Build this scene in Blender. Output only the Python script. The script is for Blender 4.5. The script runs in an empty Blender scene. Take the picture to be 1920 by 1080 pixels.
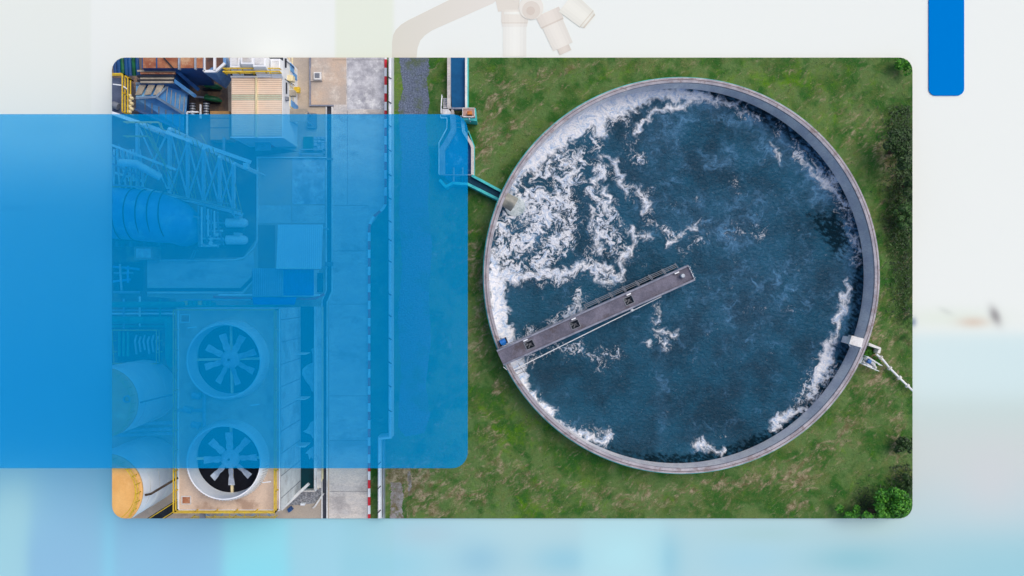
import bpy, bmesh, math, random
import numpy as np
from mathutils import Vector, Matrix
random.seed(7)
R = math.radians
sc = bpy.context.scene
C = sc.collection

# ---------------------------------------------------------------- camera, sky, sun, exposure
H = 75.0                 # metres above the ground
S = 0.05                 # metres of ground per photograph pixel
cam = bpy.data.cameras.new("camera"); co = bpy.data.objects.new("camera", cam); C.objects.link(co)
co.location = (0, 0, H); cam.sensor_width = 36; cam.lens = 18 / (960 * S / H)
cam.clip_end = 4000; cam.clip_start = 0.5
sc.camera = co
w = bpy.data.worlds.new("World"); sc.world = w; w.use_nodes = True
nt = w.node_tree; nt.nodes.clear()
sky = nt.nodes.new("ShaderNodeTexSky"); sky.sky_type = 'NISHITA'; sky.sun_disc = False
SUN_EL, SUN_AZ = 60, -55                      # azimuth from the photo's top (north), negative to the right
sky.sun_elevation = R(SUN_EL); sky.sun_rotation = R(-SUN_AZ); sky.dust_density = 3.5; sky.air_density = 1.0
bg = nt.nodes.new("ShaderNodeBackground"); bg.inputs[1].default_value = 0.15
ow = nt.nodes.new("ShaderNodeOutputWorld")
nt.links.new(sky.outputs[0], bg.inputs[0]); nt.links.new(bg.outputs[0], ow.inputs[0])
sl = bpy.data.lights.new("sun", 'SUN'); sl.energy = 1.1; sl.angle = R(40); sl.color = (1, 0.9, 0.74)
so = bpy.data.objects.new("sun", sl); C.objects.link(so); so.location = (-10, 40, 90)
d = Vector((-math.sin(R(SUN_AZ)) * math.cos(R(SUN_EL)), math.cos(R(SUN_AZ)) * math.cos(R(SUN_EL)), math.sin(R(SUN_EL))))
so.rotation_euler = d.to_track_quat('Z', 'Y').to_euler()
sc.view_settings.view_transform = 'Standard'; sc.view_settings.look = 'None'
sc.view_settings.exposure = 0.0; sc.view_settings.gamma = 1
sc.cycles.max_bounces = 8; sc.cycles.transparent_max_bounces = 12

# ---------------------------------------------------------------- measuring and mesh helpers
def P(px, py, z=0.0):
    k = S * (H - z) / H
    return Vector(((px - 960) * k, (540 - py) * k, z))
def round_rect(x0, y0, x1, y1, r, n=6, corners=(1, 1, 1, 1)):
    pts = []
    for i, (cx, cy, a) in enumerate(((x1 - r, y0 + r, -90), (x1 - r, y1 - r, 0), (x0 + r, y1 - r, 90), (x0 + r, y0 + r, 180))):
        if corners[i]:
            for k in range(n + 1):
                t = R(a + 90 * k / n); pts.append((cx + r * math.cos(t), cy + r * math.sin(t)))
        else:
            pts.append(((x1, y0), (x1, y1), (x0, y1), (x0, y0))[i])
    return pts
EDGE = round_rect(210, 108, 1711, 972, 24, 5)
PLANES = []
_c = Vector((0, 0, H))
for i in range(len(EDGE)):
    a, b = P(*EDGE[i]), P(*EDGE[(i + 1) % len(EDGE)])
    if (a - b).length < 1e-4: continue
    n = (a - _c).cross(b - _c).normalized()
    if n.dot(Vector((0, 0, 0)) - _c) > 0: n = -n       # n points outwards
    PLANES.append(n)

def sr(r, g, b, a=1.0):
    f = lambda v: ((v / 255) / 12.92) if v / 255 <= .04045 else ((v / 255 + .055) / 1.055) ** 2.4
    return (f(r), f(g), f(b), a)

class MB:
    def __init__(s): s.v = []; s.f = []; s.m = []
    def add(s, vs, fs, mi=0):
        o = len(s.v); s.v += [tuple(v) for v in vs]; s.f += [tuple(i + o for i in f) for f in fs]; s.m += [mi] * len(fs); return s
    def prism(s, pts, z0, z1, mi=0):                     # pts: world xy
        n = len(pts)
        ar = sum(pts[i][0] * pts[(i + 1) % n][1] - pts[(i + 1) % n][0] * pts[i][1] for i in range(n))
        if ar < 0: pts = list(reversed(pts))
        vs = [(p[0], p[1], z0) for p in pts] + [(p[0], p[1], z1) for p in pts]
        fs = [tuple(range(n, 2 * n)), tuple(reversed(range(n)))] + [(i, (i + 1) % n, n + (i + 1) % n, n + i) for i in range(n)]
        return s.add(vs, fs, mi)
    def pp(s, px, z0, z1, mi=0):                         # measured polygon, its top at z1
        return s.prism([tuple(P(x, y, z1)[:2]) for x, y in px], z0, z1, mi)
    def rect(s, x0, y0, x1, y1, z0, z1, mi=0): return s.pp([(x0, y0), (x1, y0), (x1, y1), (x0, y1)], z0, z1, mi)
    def bar(s, a, b, w, h=None, mi=0):                   # box along a-b
        h = h or w; a, b = Vector(a), Vector(b); t = (b - a)
        if t.length < 1e-6: return s
        t.normalize(); u = t.cross(Vector((0, 0, 1)))
        if u.length < 1e-3: u = Vector((1, 0, 0))
        u.normalize(); v = u.cross(t); u = u * w / 2; v = v * h / 2
        vs = [p + q for p in (a, b) for q in (-u - v, u - v, u + v, -u + v)]
        return s.add(vs, [(0, 1, 2, 3), (7, 6, 5, 4), (0, 4, 5, 1), (1, 5, 6, 2), (2, 6, 7, 3), (3, 7, 4, 0)], mi)
    def tube(s, pts, r, n=12, mi=0, cap=True):
        pts = [Vector(p) for p in pts]; rings = []; rr = r if isinstance(r, (list, tuple)) else [r] * len(pts)
        pu = None
        for i, p in enumerate(pts):
            t = (pts[min(i + 1, len(pts) - 1)] - pts[max(i - 1, 0)]).normalized()
            if pu is None:
                pu = t.cross(Vector((0, 0, 1)))
                if pu.length < .05: pu = Vector((1, 0, 0))
            u = (pu - t * pu.dot(t)).normalized(); pu = u; v = t.cross(u)
            rings.append([p + (u * math.cos(2 * math.pi * k / n) + v * math.sin(2 * math.pi * k / n)) * rr[i] for k in range(n)])
        vs = [q for g in rings for q in g]; fs = []
        for i in range(len(pts) - 1):
            for k in range(n):
                fs.append((i * n + k, i * n + (k + 1) % n, (i + 1) * n + (k + 1) % n, (i + 1) * n + k))
        if cap: fs += [tuple(reversed(range(n))), tuple(range((len(pts) - 1) * n, len(pts) * n))]
        return s.add(vs, fs, mi)
    def lathe(s, c, prof, n=48, mi=0, closed=False):     # prof: (r, z)
        vs = []; m = len(prof)
        for r, z in prof:
            for k in range(n):
                a = 2 * math.pi * k / n; vs.append((c[0] + r * math.cos(a), c[1] + r * math.sin(a), z))
        fs = []
        for i in range(m if closed else m - 1):
            j = (i + 1) % m
            for k in range(n): fs.append((i * n + k, i * n + (k + 1) % n, j * n + (k + 1) % n, j * n + k))
        return s.add(vs, fs, mi)
    def rail(s, pts, h=1.05, gap=1.6, w=.07, mi=0):      # railing with posts along pts (world)
        for a, b in zip(pts[:-1], pts[1:]):
            a, b = Vector(a), Vector(b); n = max(1, round((b - a).length / gap))
            for z in (h, h * .52): s.bar(a + Vector((0, 0, z)), b + Vector((0, 0, z)), w, w, mi)
            for i in range(n + 1):
                p = a.lerp(b, i / n); s.bar(p, p + Vector((0, 0, h)), w, w, mi)
        return s
    def build(s, name, mats, parent=None, clip=True, smooth=False, fill=True, bevel=0, base=None):
        me = bpy.data.meshes.new(name); me.from_pydata(s.v, [], s.f)
        for m in (mats if isinstance(mats, (list, tuple)) else [mats]): me.materials.append(m)
        me.polygons.foreach_set("material_index", s.m); me.update()
        bm = bmesh.new(); bm.from_mesh(me); cut = False
        if clip:
            for n in PLANES:
                if any((v.co - _c).dot(n) > 1e-4 for v in bm.verts):
                    if not fill and len(bm.faces) > 400 and name != 'shell' and name != 'roof':
                        bad = [f for f in bm.faces if max((v.co - _c).dot(n) for v in f.verts) > 0]
                        bmesh.ops.delete(bm, geom=bad, context='FACES')
                        continue
                    g = bmesh.ops.bisect_plane(bm, geom=bm.verts[:] + bm.edges[:] + bm.faces[:], plane_co=_c, plane_no=n, clear_outer=True)
                    if fill:
                        es = [e for e in g['geom_cut'] if isinstance(e, bmesh.types.BMEdge) and e.is_boundary]
                        if es:
                            try:
                                for q in bmesh.ops.holes_fill(bm, edges=es)['faces']: q.material_index = len(me.materials)
                                cut = True
                            except Exception: pass
        if fill: bmesh.ops.recalc_face_normals(bm, faces=bm.faces)
        bm.to_mesh(me); bm.free()
        if cut: me.materials.append(M['soil'])
        if smooth:
            me.polygons.foreach_set("use_smooth", [True] * len(me.polygons))
            try: me.set_sharp_from_angle(angle=R(35))
            except Exception: pass
        o = bpy.data.objects.new(name, me); C.objects.link(o)
        if bevel:
            bv = o.modifiers.new("b", 'BEVEL'); bv.width = bevel; bv.segments = 2; bv.limit_method = 'ANGLE'
        if parent is not None: attach(o, parent)
        return o

def origin_of(o):
    v = Vector((0, 0, 0)); q = o
    while q is not None: v += q.location + (q.matrix_parent_inverse.translation if q.parent else Vector()); q = q.parent
    return v
def attach(o, parent):
    o.parent = parent; o.matrix_parent_inverse = Matrix.Translation(-origin_of(parent))
def thing(name, label, cat, loc, group=None):
    o = bpy.data.objects.new(name, None); o.empty_display_size = .5; C.objects.link(o); o.location = loc
    o['label'] = label; o['category'] = cat
    if group: o['group'] = group
    return o
def tag(o, label, cat, group=None):
    o['label'] = label; o['category'] = cat
    if group: o['group'] = group
    return o
def struct(o, kind='structure'): o['kind'] = kind; return o
def dup(root, off, label, group=None):
    r = root.copy(); C.objects.link(r); r.location = root.location + Vector(off); r['label'] = label
    if group: r['group'] = group
    def rec(a, b):
        for ch in [x for x in bpy.data.objects if x.parent == a]:
            c = ch.copy(); C.objects.link(c); c.parent = b; rec(ch, c)
    rec(root, r); return r

# ---------------------------------------------------------------- materials
def mat(name, c1, c2=None, scale=1.5, rough=.7, metal=0, bump=0, bscale=None, lo=.35, hi=.65, c3=None, s3=.25, detail=8, spec=.5, stretch=None, wave=None, fine=.12):
    m = bpy.data.materials.new(name); m.use_nodes = True; t = m.node_tree; N = t.nodes; L = t.links
    b = N["Principled BSDF"]; b.inputs['Roughness'].default_value = rough; b.inputs['Metallic'].default_value = metal
    b.inputs['Specular IOR Level'].default_value = spec
    c1 = tuple(c1[:3]) + (1,); c2 = tuple((c2 or [x * .72 for x in c1[:3]])[:3]) + (1,)
    tc = N.new("ShaderNodeTexCoord"); mp = N.new("ShaderNodeMapping"); L.new(tc.outputs['Object'], mp.inputs[0])
    if stretch: mp.inputs['Scale'].default_value = stretch
    n = N.new("ShaderNodeTexNoise"); n.inputs['Scale'].default_value = scale; n.inputs['Detail'].default_value = detail; n.inputs['Roughness'].default_value = .65
    L.new(mp.outputs[0], n.inputs[0])
    r = N.new("ShaderNodeMapRange"); r.interpolation_type = 'SMOOTHSTEP'; r.inputs[1].default_value = lo; r.inputs[2].default_value = hi
    L.new(n.outputs[0], r.inputs[0])
    mx = N.new("ShaderNodeMix"); mx.data_type = 'RGBA'; mx.inputs[6].default_value = c1; mx.inputs[7].default_value = c2; L.new(r.outputs[0], mx.inputs[0])
    out = mx.outputs[2]
    if c3:
        n3 = N.new("ShaderNodeTexNoise"); n3.inputs['Scale'].default_value = s3; n3.inputs['Detail'].default_value = 9; n3.inputs['Roughness'].default_value = .7
        L.new(mp.outputs[0], n3.inputs[0]); r3 = N.new("ShaderNodeMapRange"); r3.interpolation_type = 'SMOOTHSTEP'
        r3.inputs[1].default_value = .5; r3.inputs[2].default_value = .64; L.new(n3.outputs[0], r3.inputs[0])
        m3 = N.new("ShaderNodeMix"); m3.data_type = 'RGBA'; L.new(r3.outputs[0], m3.inputs[0]); L.new(out, m3.inputs[6]); m3.inputs[7].default_value = tuple(c3[:3]) + (1,); out = m3.outputs[2]
    if fine:
        nf = N.new("ShaderNodeTexNoise"); nf.inputs['Scale'].default_value = 9; nf.inputs['Detail'].default_value = 5; L.new(mp.outputs[0], nf.inputs[0])
        rf = N.new("ShaderNodeMapRange"); rf.inputs[3].default_value = 1 - fine * 2; rf.inputs[4].default_value = 1 + fine * 2; L.new(nf.outputs[0], rf.inputs[0])
        vm = N.new("ShaderNodeVectorMath"); vm.operation = 'SCALE'; L.new(out, vm.inputs[0]); L.new(rf.outputs[0], vm.inputs['Scale']); out = vm.outputs[0]
    L.new(out, b.inputs['Base Color'])
    hsrc = None
    if wave:                                              # corrugation: (axis vector, ribs per metre, strength)
        wv = N.new("ShaderNodeTexWave"); wv.bands_direction = wave[0]; wv.inputs['Scale'].default_value = wave[1]; wv.inputs['Distortion'].default_value = 0
        L.new(mp.outputs[0], wv.inputs[0]); bp = N.new("ShaderNodeBump"); bp.inputs['Strength'].default_value = wave[2]; bp.inputs['Distance'].default_value = .15
        L.new(wv.outputs[0], bp.inputs['Height']); L.new(bp.outputs[0], b.inputs['Normal'])
    elif bump:
        nb = N.new("ShaderNodeTexNoise"); nb.inputs['Scale'].default_value = bscale or scale * 3; nb.inputs['Detail'].default_value = 6; L.new(mp.outputs[0], nb.inputs[0])
        bp = N.new("ShaderNodeBump"); bp.inputs['Strength'].default_value = bump; bp.inputs['Distance'].default_value = .1
        L.new(nb.outputs[0], bp.inputs['Height']); L.new(bp.outputs[0], b.inputs['Normal'])
    return m

M = {}
M['conc'] = mat('concrete', sr(216, 208, 200), sr(196, 192, 190), .8, .85, bump=.3, c3=sr(172, 166, 164), s3=.3, fine=.2, stretch=(.7, 1.3, 1))
M['conc_brown'] = mat('stained_concrete', sr(206, 182, 160), sr(186, 174, 164), .35, .85, bump=.2, c3=sr(222, 212, 200), s3=.25)
M['conc_grey'] = mat('weathered_concrete', sr(208, 208, 212), sr(158, 158, 166), .9, .85, bump=.3, c3=sr(228, 228, 228), s3=.6)
M['yard'] = mat('yard_paving', sr(196, 180, 160), sr(174, 162, 150), .3, .85, bump=.2, c3=sr(146, 132, 120), s3=.18)
M['roof_tan'] = mat('tower_deck_tan', sr(216, 194, 174), sr(196, 174, 156), .45, .8, c3=sr(172, 146, 128), s3=.3, bump=.1)
M['tank_rim'] = mat('rim_concrete', sr(186, 182, 188), sr(154, 152, 162), .8, .8, c3=sr(144, 132, 134), s3=1.3, bump=.2)
M['tank_wall'] = mat('tank_wall_concrete', sr(240, 238, 238), sr(214, 214, 222), .7, .7, bump=.1, stretch=(1, 1, .3))
M['deck'] = mat('bridge_deck', sr(118, 116, 132), sr(92, 92, 108), .7, .75, c3=sr(84, 78, 86), s3=.45, bump=.3, fine=.22)
M['parapet'] = mat('parapet_paint', sr(146, 150, 166), sr(112, 118, 136), 1.2, .6)
M['turq'] = mat('turquoise_paint', sr(70, 200, 198), sr(40, 172, 178), .8, .55)
M['white'] = mat('white_paint', sr(244, 246, 248), sr(228, 232, 238), .6, .5, fine=.05)
M['offwhite'] = mat('weathered_white', sr(234, 234, 232), sr(208, 208, 208), .5, .6, c3=sr(196, 190, 184), s3=.5, bump=.1)
M['red'] = mat('red_paint', sr(222, 36, 54), sr(196, 30, 46), 2, .6)
M['yellow'] = mat('yellow_paint', sr(228, 196, 48), sr(206, 168, 40), 2, .5)
M['orange_roof'] = mat('tank_roof_orange', sr(238, 186, 112), sr(226, 168, 92), .4, .6, fine=.05, c3=sr(244, 200, 136))
M['tank_white'] = mat('storage_tank_white', sr(244, 246, 250), sr(226, 230, 240), .3, .45, fine=.03)
M['dark'] = mat('dark_steel', sr(44, 50, 62), sr(28, 32, 42), 1.5, .6, metal=.3)
M['black'] = mat('black_interior', sr(44, 46, 64), sr(34, 36, 52), 1, .8)
M['grey'] = mat('grey_paint', sr(128, 134, 144), sr(104, 110, 122), 1, .5)
M['steel'] = mat('galvanised_steel', sr(176, 186, 198), sr(146, 156, 172), 1.2, .45, metal=.25)
M['blade'] = mat('fan_blade_grey', sr(196, 204, 216), sr(160, 170, 186), 1.5, .45)
M['blue'] = mat('blue_cladding', sr(96, 164, 224), sr(74, 140, 206), .7, .55, c3=sr(130, 184, 226), s3=.6)
M['deepblue'] = mat('deep_blue_paint', sr(22, 88, 150), sr(14, 66, 122), 1, .5)
M['bluesheet'] = mat('blue_roof_sheet', sr(20, 96, 200), sr(14, 82, 176), .6, .45, wave=('X', 2.2, .5))
M['paleroof'] = mat('pale_roof_sheet', sr(244, 246, 248), sr(232, 236, 240), .5, .5, wave=('X', 1.8, .4))
M['greyroof'] = mat('grey_blue_roof_sheet', sr(150, 164, 190), sr(126, 142, 170), .5, .5, wave=('X', 1.8, .5))
M['rust'] = mat('rusted_plate', sr(178, 122, 88), sr(146, 82, 58), .8, .85, c3=sr(196, 158, 124), s3=1.0, bump=.3)
M['louver'] = mat('beige_louver', sr(180, 170, 152), sr(150, 142, 130), 1, .6)
M['green'] = mat('green_machine', sr(24, 110, 66), sr(14, 78, 48), 2, .4)
M['pipegreen'] = mat('green_pipe', sr(70, 160, 130), sr(50, 130, 110), .8, .5)
M['peach'] = mat('peach_roof_sheet', sr(252, 232, 208), sr(250, 222, 194), .35, .6, fine=.02)
M['sage'] = mat('sage_roof_sheet', sr(206, 208, 182), sr(196, 198, 170), .35, .6)
M['cream'] = mat('cream_paint', sr(236, 222, 178), sr(220, 204, 160), .8, .6)
M['gravel'] = mat('blue_grey_gravel', sr(112, 124, 146), sr(76, 86, 106), 7, .9, bump=.8, bscale=6, c3=sr(84, 100, 76), s3=.3, fine=.3)
M['stones'] = mat('loose_stones', sr(168, 168, 172), sr(110, 112, 118), 5, .9, bump=1, bscale=7, fine=.35)
M['dirt'] = mat('bare_track', sr(150, 148, 150), sr(116, 108, 96), 1.6, .9, bump=.6, c3=sr(104, 96, 66), s3=.9, fine=.25)
M['trench'] = mat('trench_grate', sr(62, 66, 80), sr(44, 48, 60), 3, .6, wave=('Y', 2.5, .4))
M['soil'] = mat('slab_side', sr(90, 78, 62), None, 1, .9)
M['tealwater'] = mat('teal_water', sr(8, 58, 66), sr(5, 42, 52), .6, .3, bump=.15, bscale=2.5, fine=0, spec=.15)
M['canalwater'] = mat('canal_water', sr(20, 92, 142), sr(14, 78, 126), .4, .45, bump=.1, bscale=1.5, fine=.03, spec=.1)
M['hatch'] = mat('hatch_shade', sr(70, 78, 90), sr(44, 60, 72), 2, .7)
M['trunk'] = mat('bark', sr(84, 68, 54), sr(60, 48, 40), 3, .9, bump=.5)
M['rib_gap'] = mat('roof_rib_gap', sr(220, 190, 164), None, 1, .7)

def leafmat(name, cs):
    m = bpy.data.materials.new(name); m.use_nodes = True; N = m.node_tree.nodes; L = m.node_tree.links; b = N["Principled BSDF"]
    b.inputs['Roughness'].default_value = .6
    g = N.new("ShaderNodeNewGeometry"); r = N.new("ShaderNodeValToRGB"); L.new(g.outputs['Random Per Island'], r.inputs[0])
    r.color_ramp.elements[0].color = cs[0]; r.color_ramp.elements[1].color = cs[-1]
    for i, c in enumerate(cs[1:-1]): e = r.color_ramp.elements.new((i + 1) / (len(cs) - 1)); e.color = c
    L.new(r.outputs[0], b.inputs['Base Color']); return m
LEAF_D = leafmat('dark_leaves', [sr(24, 48, 18), sr(38, 70, 26), sr(58, 92, 34)])
LEAF_M = leafmat('mid_leaves', [sr(24, 50, 18), sr(44, 84, 30), sr(74, 114, 48)])
LEAF_B = leafmat('bright_leaves', [sr(28, 84, 12), sr(50, 128, 18), sr(92, 160, 34)])

# ---------------------------------------------------------------- ground, paving, water
def attr_grid(name, x0, y0, x1, y1, nx, ny, fn, z=0.0, inside=None):
    """grid sheet with a point colour attribute 'zones' given by fn(px, py) -> (n,4)"""
    gx, gy = np.meshgrid(np.linspace(x0, x1, nx), np.linspace(y0, y1, ny)); px = gx.ravel(); py = gy.ravel()
    k = S * (H - z) / H
    co_ = np.stack([(px - 960) * k, (540 - py) * k, np.full_like(px, z)], 1)
    idx = np.arange(nx * ny).reshape(ny, nx)
    f = np.stack([idx[1:, :-1], idx[1:, 1:], idx[:-1, 1:], idx[:-1, :-1]], -1).reshape(-1, 4)
    me = bpy.data.meshes.new(name); me.vertices.add(len(co_)); me.vertices.foreach_set("co", co_.astype(np.float32).ravel())
    me.loops.add(f.size); me.loops.foreach_set("vertex_index", f.astype(np.int32).ravel()); me.polygons.add(len(f)); me.polygons.foreach_set("loop_start", np.arange(0, f.size, 4, dtype=np.int32)); me.update(calc_edges=True)
    a = me.color_attributes.new("zones", 'FLOAT_COLOR', 'POINT'); a.data.foreach_set("color", fn(px, py).astype(np.float32).ravel())
    return me
def clip_mesh(me, planes):
    bm = bmesh.new(); bm.from_mesh(me)
    for pc, n in planes:
        bmesh.ops.bisect_plane(bm, geom=bm.verts[:] + bm.edges[:] + bm.faces[:], plane_co=pc, plane_no=n, clear_outer=True)
    bm.to_mesh(me); bm.free()
def gauss(px, py, cx, cy, rx, ry, ang=0):
    a = R(ang); dx, dy = px - cx, py - cy; u = dx * math.cos(a) + dy * math.sin(a); v = -dx * math.sin(a) + dy * math.cos(a)
    return np.exp(-((u / rx) ** 2 + (v / ry) ** 2))

def perlin(x, y, seed):
    rg_ = np.random.default_rng(seed); T = 256; ang = rg_.uniform(0, 2 * math.pi, (T, T)); gx_, gy_ = np.cos(ang), np.sin(ang)
    xi = np.floor(x).astype(int); yi = np.floor(y).astype(int); xf, yf = x - xi, y - yi
    u = xf * xf * xf * (xf * (xf * 6 - 15) + 10); v = yf * yf * yf * (yf * (yf * 6 - 15) + 10)
    def g(a, b_): i, j = (xi + a) % T, (yi + b_) % T; return gx_[i, j] * (xf - a) + gy_[i, j] * (yf - b_)
    return (g(0, 0) * (1 - u) + g(1, 0) * u) * (1 - v) + (g(0, 1) * (1 - u) + g(1, 1) * u) * v
def fbm(x, y, s, seed, octv=4, gain=.55):
    t = 0; a = 1; f = 1 / s; n = 0
    for k in range(octv): t = t + a * perlin(x * f + 7.3 * k, y * f + 3.1 * k, seed + k); n += a; a *= gain; f *= 2.03
    return t / n * 1.5
def ss(v, a, b_): t = np.clip((v - a) / (b_ - a), 0, 1); return t * t * (3 - 2 * t)
def ground_zones(px, py):
    dry = .2 + 0 * px; lime = .12 + 0 * px; dark = 0 * px
    for cx, cy, rx, ry, a, s in ((930, 190, 50, 22, -30, .5), (910, 270, 18, 60, 15, .6), (960, 240, 60, 12, -45, .5), (890, 640, 20, 70, 0, .45), (930, 730, 14, 12, 0, .7), (900, 900, 60, 30, 0, .35),
                             (745, 890, 26, 24, 0, 1.3), (790, 905, 30, 50, 0, .9), (860, 930, 40, 16, 0, .6), (830, 960, 60, 10, 0, .5), (1010, 150, 60, 14, -20, .35), (1440, 895, 110, 22, -20, .5), (1500, 905, 34, 20, -30, .75), (1490, 950, 30, 14, 0, .7), (1580, 810, 60, 22, -40, .6),
                             (1650, 700, 40, 60, 20, .6), (1640, 620, 18, 60, 10, .6), (1660, 300, 22, 90, -20, .45), (1680, 830, 14, 60, 0, .6), (1560, 170, 60, 12, 30, .25), (1330, 910, 90, 12, -10, .45), (1150, 925, 120, 30, -10, .3), (885, 470, 12, 60, 0, .4)):
        dry = dry + s * gauss(px, py, cx, cy, rx, ry, a)
    for cx, cy, rx, ry, s in ((1000, 960, 60, 30, .7), (1450, 150, 110, 20, .8), (1110, 140, 60, 15, .5), (900, 560, 20, 60, .5), (760, 175, 12, 50, .9), (950, 800, 60, 50, .6), (1090, 900, 60, 30, .4), (830, 150, 20, 60, .5), (1560, 210, 60, 40, .4), (740, 280, 8, 400, .6)):
        lime = lime + s * gauss(px, py, cx, cy, rx, ry)
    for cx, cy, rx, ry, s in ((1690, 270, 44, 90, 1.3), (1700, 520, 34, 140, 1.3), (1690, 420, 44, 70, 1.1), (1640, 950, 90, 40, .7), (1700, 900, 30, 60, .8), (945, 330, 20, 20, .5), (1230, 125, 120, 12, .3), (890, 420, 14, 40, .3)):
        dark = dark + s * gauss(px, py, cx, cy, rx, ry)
    for cx, cy, rx, ry, a, s in ((930, 150, 40, 20, 0, .3), (1160, 130, 90, 12, 0, .25), (905, 560, 14, 90, 0, .4), (920, 820, 30, 50, 0, .35), (1000, 900, 60, 30, 20, .4), (1200, 940, 90, 20, 0, .3), (1600, 250, 30, 60, -30, .35), (1480, 140, 40, 14, 0, .3)):
        dry = dry + s * gauss(px, py, cx, cy, rx, ry, a)
    wx, wy = px + fbm(px, py, 40, 301, 3) * 14, py + fbm(px, py, 40, 311, 3) * 14
    ca, sa = math.cos(R(38)), math.sin(R(38)); ux_, uy_ = (wx * ca - wy * sa), (wx * sa + wy * ca)
    st_ = fbm(ux_ * .55, uy_ * 1.6, 17, 321, 6, .7); st2 = fbm(ux_ * .4, uy_ * 1.9, 6, 331, 4, .7)
    dry = ss(dry * .7 + st_ * 1.0 + st2 * .6, .22, .95)
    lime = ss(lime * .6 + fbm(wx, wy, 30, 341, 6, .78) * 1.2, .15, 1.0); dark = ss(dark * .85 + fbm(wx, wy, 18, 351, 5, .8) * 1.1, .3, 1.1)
    return np.stack([dry, lime, dark, np.clip(.5 + fbm(wx, wy, 60, 361, 6, .6), 0, 1)], 1)
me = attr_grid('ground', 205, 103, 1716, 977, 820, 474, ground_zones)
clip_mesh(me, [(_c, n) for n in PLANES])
g = bpy.data.materials.new('grass_ground'); g.use_nodes = True; N = g.node_tree.nodes; L = g.node_tree.links; b = N["Principled BSDF"]; b.inputs['Roughness'].default_value = .9
b.inputs['Specular IOR Level'].default_value = .2
va = N.new("ShaderNodeVertexColor"); va.layer_name = "zones"; se = N.new("ShaderNodeSeparateColor"); L.new(va.outputs[0], se.inputs[0])
tc = N.new("ShaderNodeTexCoord")
def noise(scale, detail=6, rough=.6, dist=0, src=None, N=N, L=L, tc=tc):
    n = N.new("ShaderNodeTexNoise"); n.inputs['Scale'].default_value = scale; n.inputs['Detail'].default_value = detail; n.inputs['Roughness'].default_value = rough; n.inputs['Distortion'].default_value = dist
    L.new(src or tc.outputs['Object'], n.inputs[0]); return n.outputs[0]
def math_(op, a, b_=None, c=None, N=N, L=L, clamp=False):
    n = N.new("ShaderNodeMath"); n.operation = op; n.use_clamp = clamp
    for i, v in enumerate((a, b_, c)):
        if v is None: continue
        if isinstance(v, (int, float)): n.inputs[i].default_value = v
        else: L.new(v, n.inputs[i])
    return n.outputs[0]
def smooth(v, lo, hi, N=N, L=L):
    n = N.new("ShaderNodeMapRange"); n.interpolation_type = 'SMOOTHSTEP'; n.inputs[1].default_value = lo; n.inputs[2].default_value = hi; L.new(v, n.inputs[0]); return n.outputs[0]
def mixc(f, a, b_, N=N, L=L):
    n = N.new("ShaderNodeMix"); n.data_type = 'RGBA'
    for i, v in ((0, f), (6, a), (7, b_)):
        if isinstance(v, (int, float, tuple)): n.inputs[i].default_value = v
        else: L.new(v, n.inputs[i])
    return n.outputs[2]
mpg = N.new("ShaderNodeMapping"); mpg.inputs['Rotation'].default_value = (0, 0, R(-35)); mpg.inputs['Scale'].default_value = (.55, 1.5, 1); L.new(tc.outputs['Object'], mpg.inputs[0])
ga = N.new("ShaderNodeAttribute"); ga.attribute_name = "zones"
base = mixc(smooth(ga.outputs['Alpha'], .3, .7), sr(46, 96, 36), sr(92, 122, 68))
base = mixc(math_('MULTIPLY', smooth(noise(.6, 10, .8, .6), .42, .7), .7), base, sr(104, 112, 60))
base = mixc(math_('MULTIPLY', se.outputs[1], .85), base, sr(92, 136, 12))
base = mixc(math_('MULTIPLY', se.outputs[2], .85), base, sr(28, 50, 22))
base = mixc(math_('MULTIPLY', se.outputs[0], .88), base, mixc(smooth(noise(1.2, 9, .75), .4, .62), sr(108, 94, 66), sr(178, 160, 136)))
fn = N.new("ShaderNodeMapRange"); fn.inputs[3].default_value = .3; fn.inputs[4].default_value = 1.8; L.new(noise(4.5, 10, .9), fn.inputs[0])
vm = N.new("ShaderNodeVectorMath"); vm.operation = 'SCALE'; L.new(base, vm.inputs[0]); L.new(fn.outputs[0], vm.inputs['Scale']); L.new(vm.outputs[0], b.inputs['Base Color'])
bp = N.new("ShaderNodeBump"); bp.inputs['Strength'].default_value = .7; bp.inputs['Distance'].default_value = .25; L.new(noise(3, 8, .7), bp.inputs['Height']); L.new(bp.outputs[0], b.inputs['Normal'])
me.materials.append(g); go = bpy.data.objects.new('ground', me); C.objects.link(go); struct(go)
bmx = MB(); bmx.prism([tuple(P(x, y)[:2]) for x, y in EDGE], -.3, -.004); struct(bmx.build('terrain', M['soil'], clip=False))

def rough(pts, step=4, amp=2.5, seed=1):
    rg_ = random.Random(seed); out = []
    for (x0, y0), (x1, y1) in zip(pts, pts[1:] + pts[:1]):
        n = max(1, int(math.hypot(x1 - x0, y1 - y0) / step))
        for k in range(n): out.append((x0 + (x1 - x0) * k / n + rg_.gauss(0, amp), y0 + (y1 - y0) * k / n + rg_.gauss(0, amp * .6)))
    return out
YARD = [(205, 103), (722, 103), (722, 385), (692, 428), (692, 977), (205, 977)]
o = MB().pp(YARD, -.003, .006).build('yard_pavement', M['yard']); struct(o)
struct(MB().pp([(205, 103), (425, 103), (430, 262), (560, 284), (484, 293), (479, 450), (456, 482), (300, 487), (276, 520), (276, 556), (330, 560), (330, 740), (205, 740)], .007, .0075).build('dark_pavement', mat('dark_paving', sr(112, 98, 88), sr(70, 66, 70), .4, .8, bump=.2, c3=sr(160, 128, 98), s3=.3)))  # darker brown-grey sheet laid beneath the frame and machines
road = MB().pp([(622, 100), (721, 100), (721, 384), (708, 398), (694, 414), (691, 430), (691, 977), (617, 977), (617, 560), (622, 548)], .006, .014).build('road', M['conc']); struct(o)
struct(road)
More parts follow.
